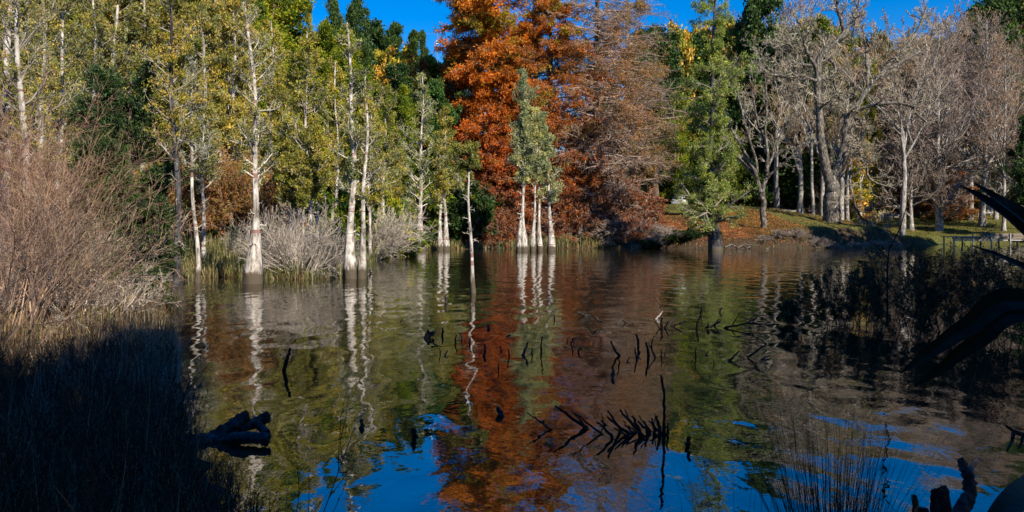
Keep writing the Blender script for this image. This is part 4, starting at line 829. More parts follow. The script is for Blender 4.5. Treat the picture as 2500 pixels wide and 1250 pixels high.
#@@PROPS@@
# ------------------------------------------------------------------ small helpers for built objects
def ring_body(pts, segs=12):
    """closed tube through (x, y, z, ry, rz): elliptical rings, ends drawn to points"""
    P = A([[p[0], p[1], p[2]] for p in pts], dtype=float); n = len(P)
    T = np.zeros_like(P); T[1:-1] = P[2:] - P[:-2]; T[0] = P[1] - P[0]; T[-1] = P[-1] - P[-2]; T = nrm(T)
    side = A([0, 1.0, 0]); V = []
    for k in range(n):
        up = nrm(np.cross(T[k], side)); a = np.arange(segs) / segs * 2 * np.pi
        V.append(P[k] + np.cos(a)[:, None] * side * pts[k][3] + np.sin(a)[:, None] * up * pts[k][4])
    V = np.concatenate(V); i = np.arange(n * segs).reshape(n, segs); j = np.roll(i, -1, 1)
    Q = np.stack([i[:-1], j[:-1], j[1:], i[1:]], -1).reshape(-1, 4)
    return V, Q
def box(g, c, s, mi=0, rz=0.0, col=(0.5, 0.5, 0.5), taper=1.0):
    c = A(c, dtype=float); s = A(s, dtype=float) / 2
    v = A([[x, y, z] for z in (-1, 1) for (x, y) in ((-1, -1), (1, -1), (1, 1), (-1, 1))], dtype=float)
    v[4:, :2] *= taper; v = v * s
    if rz: cs, sn = math.cos(rz), math.sin(rz); v = np.stack([v[:, 0] * cs - v[:, 1] * sn, v[:, 0] * sn + v[:, 1] * cs, v[:, 2]], 1)
    g.add(v + c, [[3, 2, 1, 0], [4, 5, 6, 7], [0, 1, 5, 4], [1, 2, 6, 5], [2, 3, 7, 6], [3, 0, 4, 7]], col, mi)
def rod(g, p, q, r0, r1=None, S_=8, mi=0, K=2, wob=0.0, rng=None, col=(0.5, 0.5, 0.5)):
    p, q = A(p, dtype=float), A(q, dtype=float); t = np.linspace(0, 1, K)[:, None]; P = p * (1 - t) + q * t
    if wob: P[1:-1] += rng.normal(0, wob, (K - 2, 3))
    r1 = r0 if r1 is None else r1
    tubes(g, P[None], (r0 * (1 - t[:, 0]) + r1 * t[:, 0])[None], S_, col, mi)
    for k, e in ((0, -1), (-1, 1)):        # end caps: a small closing ring
        T = nrm(P[1] - P[0]) * e; tubes(g, A([[P[k], P[k] + T * (r0 if k == 0 else r1) * 0.25]]), A([[(r0 if k == 0 else r1), 1e-4]]), S_, col, mi)

# ------------------------------------------------------------------ dead sticks standing in the pond
def bentstick(name, label, pts, rpx, py0, group, seed, forks=(), mats=None, cat='stick', bark=None):
    """pts: picture points from the waterline up; the depth follows the first one's row"""
    d = dw(py0); rng = np.random.default_rng(seed); P = A([at(x, y, d + 0.12 * k * (1 if seed % 2 else -1)) for k, (x, y) in enumerate(pts)])
    P = np.vstack([P[0] - (P[1] - P[0]) * 0.5 - A([0, 0, 0.12]), P]); org = A([P[1][0], P[1][1], 0]); P = P - org
    g = Geo(); r = max(rpx * 1.2, 1.2) / F * d; K = len(P); Kd = 4 * K
    q = A([[np.interp(t, np.arange(K), P[:, c]) for c in range(3)] for t in np.linspace(0, K - 1, Kd)]); q[1:] += rng.normal(0, r * 0.22, (Kd - 1, 3))
    rr = r * np.linspace(1.1, 0.55, Kd) * rng.uniform(0.85, 1.15, Kd)
    tubes(g, q[None], rr[None], 8, (0.5,) * 3, 0); e = nrm(q[-1] - q[-2]); tubes(g, A([[q[-1], q[-1] + e * rr[-1] * 0.6]]), A([[rr[-1], rr[-1] * 0.15]]), 8, (0.5,) * 3, 0)
    o = g.obj(name, [bark or DEADW], None, org, True); tag(o, label, cat, group)
    for f in forks:
        k = int(len(q) * f[0]); gp = Geo(); s = q[k]; tip = at(f[1], f[2], d) - org; rod(gp, s, tip, rr[k] * 0.75, rr[k] * 0.35, 6, 0, 6, r * 0.4, rng); gp.obj('branch', [bark or DEADW], o, None, True)
    return o
STK = [  # name, label, points, radius px, waterline row, group
 ('snag', 'bent black snag alone in the water left of centre, leaning right', [(693, 905), (699, 880), (708, 851)], 5, 905, ()),
 ('snag', 'thick short black post in the reflection of the double stemmed tree', [(884, 1046), (883, 1024)], 5.5, 1046, ()),
 ('snag', 'blunt dark stub at the top of the blue sky reflection', [(1012, 1066), (1009, 1046)], 7, 1066, ()),
 ('snag', 'small triangular black stub left of the row of slanting spikes', [(1224, 1016), (1216, 998)], 7, 1016, ()),
 ('snag', 'dark broken stub just right of the tall thin pole', [(1680, 1090), (1681, 1068)], 6, 1090, ()),
 ('snag', 'upright dark snag in front of the slim far trunks reflection', [(1089, 742), (1088, 722)], 4, 742, ()),
 ('snag', 'short thorn of wood sticking up right of the broad swollen trunk', [(905, 668), (902, 658)], 3.0, 668, ()),
 ('snag', 'black leafy looking knot of wood beside the lone slender trunk', [(1040, 823), (1052, 815), (1058, 812)], 6, 826, ((0.5, 1045, 806),)),
 ('pole', 'tall thin black pole standing straight up in the near water', [(1621, 1058), (1622, 1000), (1620, 950), (1614, 915)], 3.6, 1058, ()),
 ('forked_snag', 'forked black snag with two prongs below the middle of the pond', [(1496, 925), (1494, 906)], 4.0, 925, ((0.5, 1500, 910),)),
 ('stick', 'arched branch whose reflection closes a black diamond, left end', [(1428, 792), (1448, 773), (1470, 787)], 3.8, 792, ()),
 ('stick', 'small arched branch making a little black diamond', [(1507, 790), (1519, 781), (1530, 788)], 3, 791, ()),
 ('stick', 'short thick slanting stick left of the black diamond', [(1435, 771), (1424, 768), (1411, 763)], 4.2, 771, ()),
 ('stick', 'pale bleached stick slanting right in mid pond', [(1602, 779), (1610, 770), (1618, 760)], 2.2, 779, ()),
 ('stick', 'long low black branch lying along the water far right, forked upward', [(1770, 800), (1830, 789), (1870, 794), (1902, 792)], 2.2, 801, ((0.45, 1866, 764), (0.5, 1850, 768), (0.3, 1806, 764))),
 ('stick', 'second low branch near the leafy shrub, slanting up to the right', [(1777, 882), (1792, 870), (1806, 858)], 3, 882, ((0.3, 1792, 888),)),
 ('stick', 'curved branch rising right, nearest the leafy shrub', [(1824, 873), (1845, 858), (1871, 840)], 2.4, 873, ()),
 ('stick', 'small hooked stick below the curved branch', [(1860, 878), (1868, 872), (1880, 868)], 2, 878, ())]
for k, (nm, lb, pts, r, py0, fk) in enumerate(STK):
    bentstick(nm, lb, pts, r, py0, 'dead sticks in the water', 300 + k, fk, bark=(GREY if 'bleached' in lb else None))
def small_sticks(lst, label, seed):
    for k, (a, b_, c, e, r) in enumerate(lst):
        bentstick('stick', label, [(a, b_), ((a + c) / 2 + ((k * 7) % 5 - 2), (b_ + e) / 2), (c, e)], r, b_, label, seed + k)
small_sticks([(1615, 800, 1618, 772, 3.2), (1625, 800, 1650, 777, 2.8), (1640, 797, 1676, 782, 2.4), (1612, 803, 1600, 785, 2), (1622, 800, 1632, 784, 2)], 'thin black stick in the bunch right of the diamond', 340)
small_sticks([(1702, 803, 1708, 772, 2.8), (1722, 803, 1758, 785, 3.2), (1724, 802, 1730, 790, 3), (1745, 797, 1755, 780, 2), (1710, 765, 1714, 748, 1.6), (1757, 764, 1762, 752, 2)], 'thin black stick before the weeping conifer reflection', 350)
small_sticks([(1512, 868, 1491, 833, 2.8), (1556, 873, 1564, 858, 2.0), (1558, 846, 1554, 816, 3), (1556, 880, 1550, 850, 2.2), (1583, 868, 1577, 835, 3.2), (1531, 885, 1538, 873, 1.8), (1513, 884, 1507, 866, 1.8), (1600, 873, 1582, 838, 2), (1590, 842, 1596, 822, 1.6)],
             'crooked black stick in the scattered row left of mid right', 360)
small_sticks([(1699, 870, 1699, 847, 1.6), (1722, 868, 1730, 857, 1.6), (1614, 869, 1614, 852, 1.4), (1622, 868, 1625, 860, 1.2), (1743, 884, 1741, 879, 1.2)], 'tiny thin stick right of the scattered row', 372)
small_sticks([(1322, 858, 1324, 822, 2.2), (1276, 868, 1288, 838, 3.2), (1298, 862, 1298, 850, 1.8), (1236, 822, 1246, 817, 1.6), (1243, 866, 1240, 852, 1.8), (1225, 858, 1222, 844, 1.6), (1217, 900, 1217, 888, 1.4), (1181, 870, 1183, 840, 3)],
             'black stick in the pale clump reflection', 380)
small_sticks([(1411, 858, 1420, 850, 2), (1384, 836, 1385, 826, 1.4), (1394, 840, 1398, 826, 1.8), (1401, 842, 1404, 823, 1.4), (1354, 778, 1352, 768, 1.6), (1376, 779, 1374, 772, 1.2)], 'short black stick under the red reflection', 390)
small_sticks([(1112, 835, 1115, 818, 2), (1127, 833, 1128, 820, 1.6), (1079, 818, 1080, 802, 2.4), (1085, 870, 1093, 856, 2), (1075, 860, 1072, 850, 1.4), (1066, 845, 1054, 832, 2), (1146, 838, 1149, 822, 1.8), (1192, 805, 1190, 795, 3.2)], 'crooked stick near the slender trunk reflection', 400)
# the submerged fallen branch with its row of slanting spikes
fb = empty('fallen_branch', tuple(A([wx(1550, 9.25), 9.25, 0])), 'sunken fallen branch with a row of black spikes slanting up to the left', 'fallen branch')
org = A(fb.location); rng = np.random.default_rng(420)
SPK = [((1346, 1050), (1286, 1007), 2.6), ((1318, 1030), (1286, 1040), 1.6), ((1434, 1048), (1355, 991), 5), ((1430, 1042), (1402, 1008), 3.4), ((1471, 1060), (1404, 1010), 3), ((1500, 1070), (1457, 1032), 4.4),
       ((1480, 1038), (1468, 1026), 3.4), ((1518, 1050), (1484, 1003), 4), ((1532, 1058), (1483, 1018), 4.4), ((1556, 1050), (1514, 1000), 4.6), ((1565, 1060), (1543, 1016), 5.2), ((1585, 1062), (1557, 1028), 5), ((1588, 1054), (1572, 1029), 4),
       ((1598, 1058), (1591, 1022), 4), ((1611, 1060), (1603, 1016), 5.4), ((1613, 1058), (1584, 1027), 3.6), ((1536, 1066), (1500, 1046), 3.6), ((1628, 1060), (1632, 1034), 3.4), ((1575, 1066), (1530, 1040), 3.2), ((1545, 1056), (1520, 1028), 3.2)]
for k, (a, b_, r) in enumerate(SPK):
    d = dw(a[1]); p = at(a[0], a[1], d) - org; q = at(b_[0], b_[1], d + rng.uniform(-0.15, 0.15)) - org; g = Geo(); r = r / F * d
    rod(g, p - (q - p) * 0.35, q, r * 1.15, r * 0.5, 8, 0, 9, r * 0.42, rng)
    if k % 3 == 0: e_ = p + (q - p) * 0.55; rod(g, e_, e_ + (q - p) * 0.25 + A([rng.uniform(-.06, .06), 0.05, rng.uniform(0.03, 0.10)]), r * 0.55, r * 0.25, 6, 0, 5, r * 0.3, rng)
    g.obj('spike', [DEADW], fb, None, True)
g = Geo(); rod(g, A([wx(1330, 9.2), 9.25, -0.12]) - org, A([wx(1640, 9.2), 9.3, -0.07]) - org, 0.03, 0.05, 8, 0, 12, 0.01, rng); g.obj('stem', [DEADW], fb, None, True)
# forked log at the left
LOGM = bark_mat('weathered_log', (0.075, 0.068, 0.07), (0.03, 0.026, 0.026), (0.17, 0.155, 0.16), zs=1.0, sc=5)
d = 9.0; lg = empty('forked_log', (wx(500, d), d, 0), 'thick forked dead log reaching from the left bank out over the water', 'log'); org = A(lg.location); rng = np.random.default_rng(430)
def limb(name, pts, parent, org, m, rng, lump=0.12, caps=True, lob=0.12, S_=14):
    P = A([at(p[0], p[1], p[3]) for p in pts]) - org; R = A([p[2] / F * p[3] for p in pts]); K = 5 * len(P); t = np.linspace(0, len(P) - 1, K)
    q = A([[np.interp(s, np.arange(len(P)), P[:, c]) for c in range(3)] for s in t]); r = A([np.interp(s, np.arange(len(P)), R) for s in t]); r = r * rng.uniform(1 - lump, 1 + lump, K)
    q += rng.normal(0, 1, q.shape) * r[:, None] * 0.06
    g = Geo(); ph = rng.uniform(0, 6, 3); tubes(g, q[None], r[None], S_, (0.5,) * 3, 0, lobes=lambda P_, a: 1 + lob * np.sin(3 * a + ph[0])[None, None] + lob * 0.6 * np.sin(5 * a + ph[1])[None, None])
    if caps:
        e = nrm(q[-1] - q[-2]); tubes(g, A([[q[-1], q[-1] + e * r[-1] * 0.12, q[-1] - e * r[-1] * 0.1]]), A([[r[-1], r[-1] * 0.8, 1e-4]]), S_, (0.5,) * 3, 0)
        rng2 = rng; n = 16; a = rng.uniform(0, 6.28, n)       # splinters round the broken end
        for k in range(n):
            u = nrm(np.cross(e, A([0, 0, 1.0]))); w_ = np.cross(e, u); s = q[-1] + (u * math.cos(a[k]) + w_ * math.sin(a[k])) * r[-1] * rng.uniform(0.55, 0.95)
            rod(g, s - e * r[-1] * 0.3, s + e * r[-1] * rng.uniform(0.1, 0.55), r[-1] * 0.13, r[-1] * 0.03, 4)
    return g.obj(name, [m], parent, None, True)
limb('trunk', [(400, 1108, 17, 8.6), (470, 1083, 19, 8.75), (520, 1077, 19, 8.9), (560, 1068, 16, 9.0)], lg, org, LOGM, rng)
limb('branch', [(520, 1072, 17, 8.95), (555, 1047, 15, 9.0), (590, 1022, 14, 9.05), (606, 1014, 14, 9.08)], lg, org, LOGM, rng)
limb('branch', [(545, 1066, 15, 9.0), (590, 1046, 13, 9.15), (625, 1030, 13, 9.3), (655, 1016, 14, 9.4)], lg, org, LOGM, rng)
limb('branch', [(530, 1076, 12, 8.85), (580, 1066, 12, 8.75), (620, 1066, 11, 8.7), (658, 1068, 10, 8.68)], lg, org, LOGM, rng)
limb('branch', [(625, 1034, 10, 9.25), (640, 1046, 9, 9.2), (652, 1058, 8, 9.1)], lg, org, LOGM, rng, caps=False)
# stumps at lower right
d = 6.15; st = empty('forked_stump', (wx(2350, d), d, 0), 'curved forked weathered stump rising from the near water at lower right', 'stump'); org = A(st.location)
limb('trunk', [(2300, 1290, 17, 6.0), (2345, 1245, 17, 6.05), (2368, 1205, 15, 6.1), (2366, 1165, 14, 6.12), (2352, 1140, 11, 6.15), (2344, 1120, 8, 6.15)], st, org, LOGM, rng)
limb('branch', [(2362, 1155, 8, 6.12), (2374, 1138, 6, 6.2), (2388, 1120, 5, 6.25)], st, org, LOGM, rng)
g0 = Geo(); d = 5.9; s2 = empty('cut_stump', (wx(2298, d), d, 0), 'squat square topped black stump beside the curved forked one', 'stump'); org = A(s2.location)
limb('trunk', [(2298, 1330, 27, d), (2298, 1255, 25, d), (2297, 1215, 21, d), (2295, 1193, 19, d)], s2, org, DEADW, rng, 0.06)
s3 = empty('cut_stump', (wx(2232, 5.8), 5.8, 0), 'thin pointed stub left of the squat stump at the bottom edge', 'stump'); org = A(s3.location)
limb('trunk', [(2228, 1300, 9, 5.8), (2236, 1240, 8, 5.8), (2231, 1210, 6, 5.8)], s3, org, DEADW, rng, 0.06)
s4 = empty('cut_stump', (wx(2255, 5.6), 5.6, 0), 'low broken stub just breaking the bottom edge left of the squat stump', 'stump'); org = A(s4.location)
limb('trunk', [(2255, 1320, 14, 5.6), (2255, 1262, 13, 5.6), (2254, 1243, 12, 5.6)], s4, org, DEADW, rng, 0.06)
tw_ = empty('broken_branch', (wx(2475, 7.6), 7.6, 0), 'dark broken branch with drooping prongs at the right edge over blue reflections', 'branch'); org = A(tw_.location)
limb('stem', [(2530, 1068, 7, 7.6), (2500, 1062, 6, 7.6), (2478, 1055, 5, 7.6), (2456, 1040, 3, 7.6)], tw_, org, DEADW, rng, 0.1)
limb('prong', [(2476, 1055, 5, 7.6), (2470, 1080, 3.5, 7.55), (2458, 1102, 2, 7.5)], tw_, org, DEADW, rng, 0.1, False)
limb('prong', [(2497, 1063, 4, 7.6), (2494, 1080, 3, 7.55), (2486, 1094, 2, 7.5)], tw_, org, DEADW, rng, 0.1, False)

# ------------------------------------------------------------------ flax with long dark blades at the right
def flax_mat():
    m, t, N, L, b = mat('flax_blade'); g = N.new('ShaderNodeNewGeometry'); mp = N.new('ShaderNodeMapping'); mp.inputs['Scale'].default_value = (3, 60, 60); L.new(g.outputs['Position'], mp.inputs[0])
    n = noise(N, L, mp.outputs[0], 1.0, 3); r = ramp(N, L, n.outputs[0], [(0.3, (0.010, 0.016, 0.008)), (0.7, (0.03, 0.04, 0.02))]); L.new(r.outputs[0], b.inputs['Base Color']); b.inputs['Roughness'].default_value = 0.6; b.inputs['Specular IOR Level'].default_value = 0.15
    return m
FLAX = flax_mat()
fx = empty('flax_plant', (2.9, 2.75, 0.4), 'clump of long black green flax blades arching in from the right edge', 'flax'); org = A(fx.location)
def blade(pts, wpx, parent, org, face=(0.25, -0.75, 0.6)):
    """pts (px, py, depth) from root to tip, full width in pixels at each; V shaped leaf"""
    P = A([at(*p) for p in pts]) - org; W = A([w_ / F * p[2] for w_, p in zip(wpx, pts)]); K = 28; t = np.linspace(0, len(P) - 1, K)
    k = np.minimum(t.astype(int), len(P) - 2); f = (t - k)[:, None]; pe = np.vstack([2 * P[0] - P[1], P, 2 * P[-1] - P[-2]]); a, b_, c, e = pe[k], pe[k + 1], pe[k + 2], pe[k + 3]
    q = 0.5 * ((2 * b_) + (-a + c) * f + (2 * a - 5 * b_ + 4 * c - e) * f ** 2 + (-a + 3 * b_ - 3 * c + e) * f ** 3); ww = np.interp(t, np.arange(len(P)), W)
    T = nrm(np.gradient(q, axis=0)); n0 = A(face, dtype=float); s = nrm(np.cross(T, n0)); nn = nrm(np.cross(s, T))
    h = ww[:, None] / 2; th = 0.0012
    V = np.stack([q - s * h + nn * h * 0.35, q, q + s * h + nn * h * 0.35, q + s * h + nn * (h * 0.35 + th), q + nn * th * 2, q - s * h + nn * (h * 0.35 + th)], 1)
    i = np.arange(K * 6).reshape(K, 6); j = np.roll(i, -1, 1); g = Geo(); g.add(V.reshape(-1, 3), np.stack([i[:-1], j[:-1], j[1:], i[1:]], -1).reshape(-1, 4)); return g.obj('leaf', [FLAX], parent, None, False)
blade([(3500, 1500, 2.7), (2900, 900, 2.6), (2500, 738, 2.5), (2360, 800, 2.45), (2260, 868, 2.4), (2196, 912, 2.4)], [50, 70, 64, 48, 26, 2], fx, org)
blade([(3500, 1500, 2.8), (2900, 940, 2.7), (2520, 770, 2.6), (2380, 838, 2.5), (2290, 905, 2.45), (2230, 946, 2.45)], [50, 60, 54, 40, 22, 2], fx, org)
blade([(3400, 1500, 2.9), (2900, 1000, 2.8), (2620, 690, 2.7), (2480, 552, 2.65), (2400, 490, 2.6), (2343, 452, 2.6)], [60, 90, 96, 66, 32, 2], fx, org)
blade([(3400, 1500, 2.9), (2950, 950, 2.8), (2640, 640, 2.7), (2500, 540, 2.65), (2430, 487, 2.6), (2376, 446, 2.6)], [60, 86, 92, 70, 34, 2], fx, org)
blade([(3300, 1400, 3.0), (2900, 900, 2.9), (2640, 716, 2.8), (2500, 654, 2.75), (2430, 622, 2.7), (2372, 600, 2.7)], [40, 40, 34, 24, 14, 2], fx, org)
blade([(3200, 1400, 2.2), (2900, 1250, 2.0), (2600, 1190, 1.8), (2520, 1205, 1.6), (2460, 1240, 1.5), (2400, 1290, 1.45)], [80, 90, 90, 80, 60, 20], fx, org, (0.1, -0.4, 0.9))
# ------------------------------------------------------------------ rush clump, leafy shrubs, near stems
def stems_geo(rng, n, base, spread, h, lean, r, K=7, arc=0.06, col=(0.05, 0.045, 0.03), S_=3):
    g = Geo(); a = rng.uniform(0, 6.28, n); b_ = spread * np.sqrt(rng.uniform(0, 1, n)); p = np.stack([base[0] + b_ * np.cos(a), base[1] + b_ * np.sin(a), np.full(n, base[2])], 1)
    e = np.abs(rng.normal(0, lean, n)); d_ = np.stack([np.cos(a) * e, np.sin(a) * e, np.ones(n)], 1)
    P, R = chain(p, d_, h * rng.uniform(0.5, 1.1, n), K, -arc * rng.uniform(0, 1, n), 0.02, rng, r, r * 0.3); tubes(g, P, R, S_, col, 1, 0.5, rng); return g, P, R
rc = empty('rush_clump', (wx(2030, 6.0), 6.0, 0), 'clump of thin dark rushes rising from the near water at lower right', 'rushes')
g, P, R = stems_geo(np.random.default_rng(440), 330, (0, 0, -0.3), 0.26, 1.15, 0.24, 0.0028, 9, 0.05, (0.045, 0.045, 0.025)); g.obj('stems', [LEAF, TWIG], rc)
for (px, d, n, h, s, lb) in [(1790, 6.3, 16, 1.0, 441, 'sparse thin grass stems crossing the blue reflection left of the rush clump'), (2440, 5.8, 10, 0.5, 442, 'few upright weed stems beside the stumps at the bottom right')]:
    r_ = empty('rush_clump', (wx(px, d), d, 0), lb, 'rushes'); g, P, R = stems_geo(np.random.default_rng(s), n, (0, 0, -0.2), 0.5, h, 0.5, 0.0022, 9, 0.06, (0.05, 0.045, 0.03)); g.obj('stems', [LEAF, TWIG], r_)
SHL = [(0.03, 0.045, 0.02), (0.045, 0.06, 0.02), (0.07, 0.08, 0.02), (0.13, 0.10, 0.025), (0.035, 0.045, 0.025)]
for (px, d, h, n, lean, s, lb) in [
    (2090, 19.0, 1.45, 16, (-0.1, 0), 451, 'dark small leaved shrub in the water, leftmost of the near shrubs'),
    (2215, 18.5, 2.0, 15, (0.0, 0), 452, 'small leaved shrub with sunlit top behind the flax, second from the left'),
    (2330, 18.0, 2.1, 16, (0.05, 0), 453, 'densest and tallest small leaved shrub beneath the jetty view'),
    (2440, 17.5, 1.75, 15, (0.05, 0), 454, 'small leaved shrub at the right edge crossed by the flax blades'),
    (2010, 19.5, 1.05, 11, (-0.15, 0), 455, 'low outlying twigs at the left end of the near shrubs'),
    (2150, 20.5, 1.6, 13, (0, 0), 457, 'small leaved shrub standing behind the leftmost near shrub'),
    (2385, 16.5, 1.2, 7, (0, 0), 458, 'lower dark shrub in front of the densest small leaved shrub'),
    (2270, 16.8, 1.0, 7, (0, 0), 459, 'low dark shrub behind the crossing flax blades'),
    (2560, 18.0, 2.0, 14, (0, 0), 456, 'small leaved shrub cut by the right picture edge')]:
    x = wx(px, d); r_ = empty('leafy_shrub', (x, d, 0), lb, 'shrub')
    bare_shrub(np.random.default_rng(s), n, h * 0.9, (0.05, 0.6), A([0.07, 0.055, 0.045]), r_, lean=lean, tw=0.0035, lv=(7, 5, 4), r0=0.012, up=0.08, base=0.75, wob=0.13, leaf=SHL, nleaf=3, ll=0.05, leafm=DARKLEAF, lf=(0.45, 0.45, 0.5))
# bent dark stem in the foreground before the bank
d = 13; r_ = empty('bent_sapling', (wx(2168, d), d, 0), 'thin bare sapling bending left then right before the dark bank', 'sapling'); org = A(r_.location)
limb('stem', [(2166, 790, 2.2, d), (2166, 660, 2, d), (2170, 610, 1.8, d), (2196, 560, 1.4, d), (2215, 500, 0.9, d)], r_, org, DEADW, rng, 0.05, False, 0.02, 6)
limb('branch', [(2168, 630, 1.6, d), (2140, 600, 1.2, d - .2), (2080, 570, 1, d - .3), (2000, 540, 0.6, d - .5)], r_, org, DEADW, rng, 0.05, False, 0.02, 6)
# dense dark brush of the near left bank
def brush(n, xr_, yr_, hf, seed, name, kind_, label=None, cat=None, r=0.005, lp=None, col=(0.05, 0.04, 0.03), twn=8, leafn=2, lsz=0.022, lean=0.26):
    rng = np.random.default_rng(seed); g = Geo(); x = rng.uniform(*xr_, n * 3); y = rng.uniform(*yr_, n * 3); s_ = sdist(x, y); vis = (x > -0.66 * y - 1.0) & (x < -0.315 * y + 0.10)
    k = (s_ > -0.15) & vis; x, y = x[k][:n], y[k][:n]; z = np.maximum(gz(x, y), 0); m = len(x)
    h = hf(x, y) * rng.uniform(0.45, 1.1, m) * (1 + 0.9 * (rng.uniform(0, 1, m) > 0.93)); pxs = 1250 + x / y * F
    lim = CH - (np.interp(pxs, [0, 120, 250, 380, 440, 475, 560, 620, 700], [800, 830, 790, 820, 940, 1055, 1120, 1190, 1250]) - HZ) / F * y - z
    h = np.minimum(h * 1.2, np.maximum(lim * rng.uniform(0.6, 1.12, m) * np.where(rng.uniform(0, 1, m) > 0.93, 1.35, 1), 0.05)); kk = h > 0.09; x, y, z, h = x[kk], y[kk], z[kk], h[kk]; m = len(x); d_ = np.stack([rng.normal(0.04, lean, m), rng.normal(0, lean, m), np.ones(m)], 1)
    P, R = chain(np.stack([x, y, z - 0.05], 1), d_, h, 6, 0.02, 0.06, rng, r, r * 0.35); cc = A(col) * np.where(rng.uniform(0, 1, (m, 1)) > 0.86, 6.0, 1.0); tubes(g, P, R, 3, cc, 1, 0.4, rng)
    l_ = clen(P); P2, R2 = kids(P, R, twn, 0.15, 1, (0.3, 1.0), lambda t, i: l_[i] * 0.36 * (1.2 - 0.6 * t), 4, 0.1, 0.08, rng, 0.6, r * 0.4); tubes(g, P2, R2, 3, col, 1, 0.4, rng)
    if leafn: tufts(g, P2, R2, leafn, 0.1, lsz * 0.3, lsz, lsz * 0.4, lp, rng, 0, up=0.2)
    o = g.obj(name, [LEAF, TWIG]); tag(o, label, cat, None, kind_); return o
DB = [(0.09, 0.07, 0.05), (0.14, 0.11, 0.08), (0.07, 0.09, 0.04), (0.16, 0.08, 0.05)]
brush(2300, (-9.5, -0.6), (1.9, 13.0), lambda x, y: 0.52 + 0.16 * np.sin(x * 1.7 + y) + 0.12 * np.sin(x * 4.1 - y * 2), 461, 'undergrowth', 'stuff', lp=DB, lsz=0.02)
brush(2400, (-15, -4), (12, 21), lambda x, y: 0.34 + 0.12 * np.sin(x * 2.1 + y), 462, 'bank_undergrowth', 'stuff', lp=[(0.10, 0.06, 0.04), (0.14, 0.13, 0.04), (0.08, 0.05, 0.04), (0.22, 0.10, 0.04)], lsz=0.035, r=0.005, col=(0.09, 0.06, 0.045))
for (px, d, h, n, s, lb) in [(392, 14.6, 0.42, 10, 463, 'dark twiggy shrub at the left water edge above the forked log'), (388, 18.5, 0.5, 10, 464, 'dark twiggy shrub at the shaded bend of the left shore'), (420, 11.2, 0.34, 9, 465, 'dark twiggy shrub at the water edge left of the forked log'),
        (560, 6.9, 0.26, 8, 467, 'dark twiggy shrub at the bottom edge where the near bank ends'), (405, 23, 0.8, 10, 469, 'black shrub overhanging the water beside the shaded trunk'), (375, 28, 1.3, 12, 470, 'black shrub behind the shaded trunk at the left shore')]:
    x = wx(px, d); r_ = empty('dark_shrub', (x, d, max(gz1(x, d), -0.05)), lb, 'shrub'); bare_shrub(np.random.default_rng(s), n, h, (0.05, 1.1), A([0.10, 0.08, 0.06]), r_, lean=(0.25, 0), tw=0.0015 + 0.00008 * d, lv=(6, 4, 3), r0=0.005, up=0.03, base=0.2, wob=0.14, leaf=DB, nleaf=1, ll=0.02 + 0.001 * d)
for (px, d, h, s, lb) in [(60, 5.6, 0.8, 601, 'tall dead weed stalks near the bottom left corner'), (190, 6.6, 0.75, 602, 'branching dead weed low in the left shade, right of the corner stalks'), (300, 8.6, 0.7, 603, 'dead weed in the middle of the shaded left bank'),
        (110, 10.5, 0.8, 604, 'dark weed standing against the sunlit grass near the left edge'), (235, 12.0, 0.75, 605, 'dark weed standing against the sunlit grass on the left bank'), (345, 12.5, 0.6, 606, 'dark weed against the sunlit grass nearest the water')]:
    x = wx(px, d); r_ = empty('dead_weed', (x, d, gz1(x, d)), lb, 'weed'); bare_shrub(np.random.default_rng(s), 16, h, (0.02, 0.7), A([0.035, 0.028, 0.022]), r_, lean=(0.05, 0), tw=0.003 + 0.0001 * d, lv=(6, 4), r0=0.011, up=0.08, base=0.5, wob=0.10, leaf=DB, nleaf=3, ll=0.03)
# shaded pale grass patch by the water and lit dry grass behind
def grass(n, xr_, yr_, h, seed, cols, name='grass', r=0.003, lean=0.3, smin=0.0, smax=99, w=0.006, filt=None, zmin=0.0):
    rng = np.random.default_rng(seed); x = rng.uniform(*xr_, n); y = rng.uniform(*yr_, n); s_ = sdist(x, y); k = (s_ > smin) & (s_ < smax)
    if filt is not None: k &= filt(x, y)
    x, y = x[k], y[k]; z = np.maximum(gz(x, y), zmin); m = len(x); hh = h * rng.uniform(0.4, 1.2, m) * (0.5 + blob_noise(np.stack([x, y, 0 * x], 1), seed, 0.5 if y.mean() > 40 else 1.2))
    a = rng.uniform(0, 6.28, m); e = np.abs(rng.normal(0, lean, m)); d1 = nrm(np.stack([np.cos(a) * e, np.sin(a) * e, np.ones(m)], 1)); p0 = np.stack([x, y, z - 0.02], 1); p1 = p0 + d1 * (hh * 0.55)[:, None]
    d2 = d1.copy(); d2[:, :2] *= 2.2; d2[:, 2] *= 0.7; d2 = nrm(d2); p2 = p1 + d2 * (hh * 0.45)[:, None]; s = np.stack([-np.sin(a), np.cos(a), 0 * a], 1) * w * rng.uniform(0.6, 1.3, m)[:, None]
    V = np.stack([p0 - s, p0 + s, p1 + s * 0.8, p1 - s * 0.8, p2 + s * 0.1, p2 - s * 0.1], 1).reshape(-1, 3); b_ = np.arange(m)[:, None] * 6
    Qd = np.concatenate([b_ + A([0, 1, 2, 3]), b_ + A([3, 2, 4, 5])]); c = A(cols)[rng.integers(0, len(cols), m)] * rng.uniform(0.7, 1.25, (m, 1))
    g = Geo(); g.add(V, Qd, np.repeat(c, 6, axis=0), 0); o = g.obj(name, [LEAF]); tag(o, kind='stuff'); return o
DRY = [(0.36, 0.30, 0.15), (0.30, 0.25, 0.12), (0.42, 0.36, 0.22), (0.22, 0.20, 0.08)]
GRN = [(0.13, 0.16, 0.035), (0.18, 0.19, 0.05), (0.24, 0.22, 0.08), (0.10, 0.13, 0.03)]
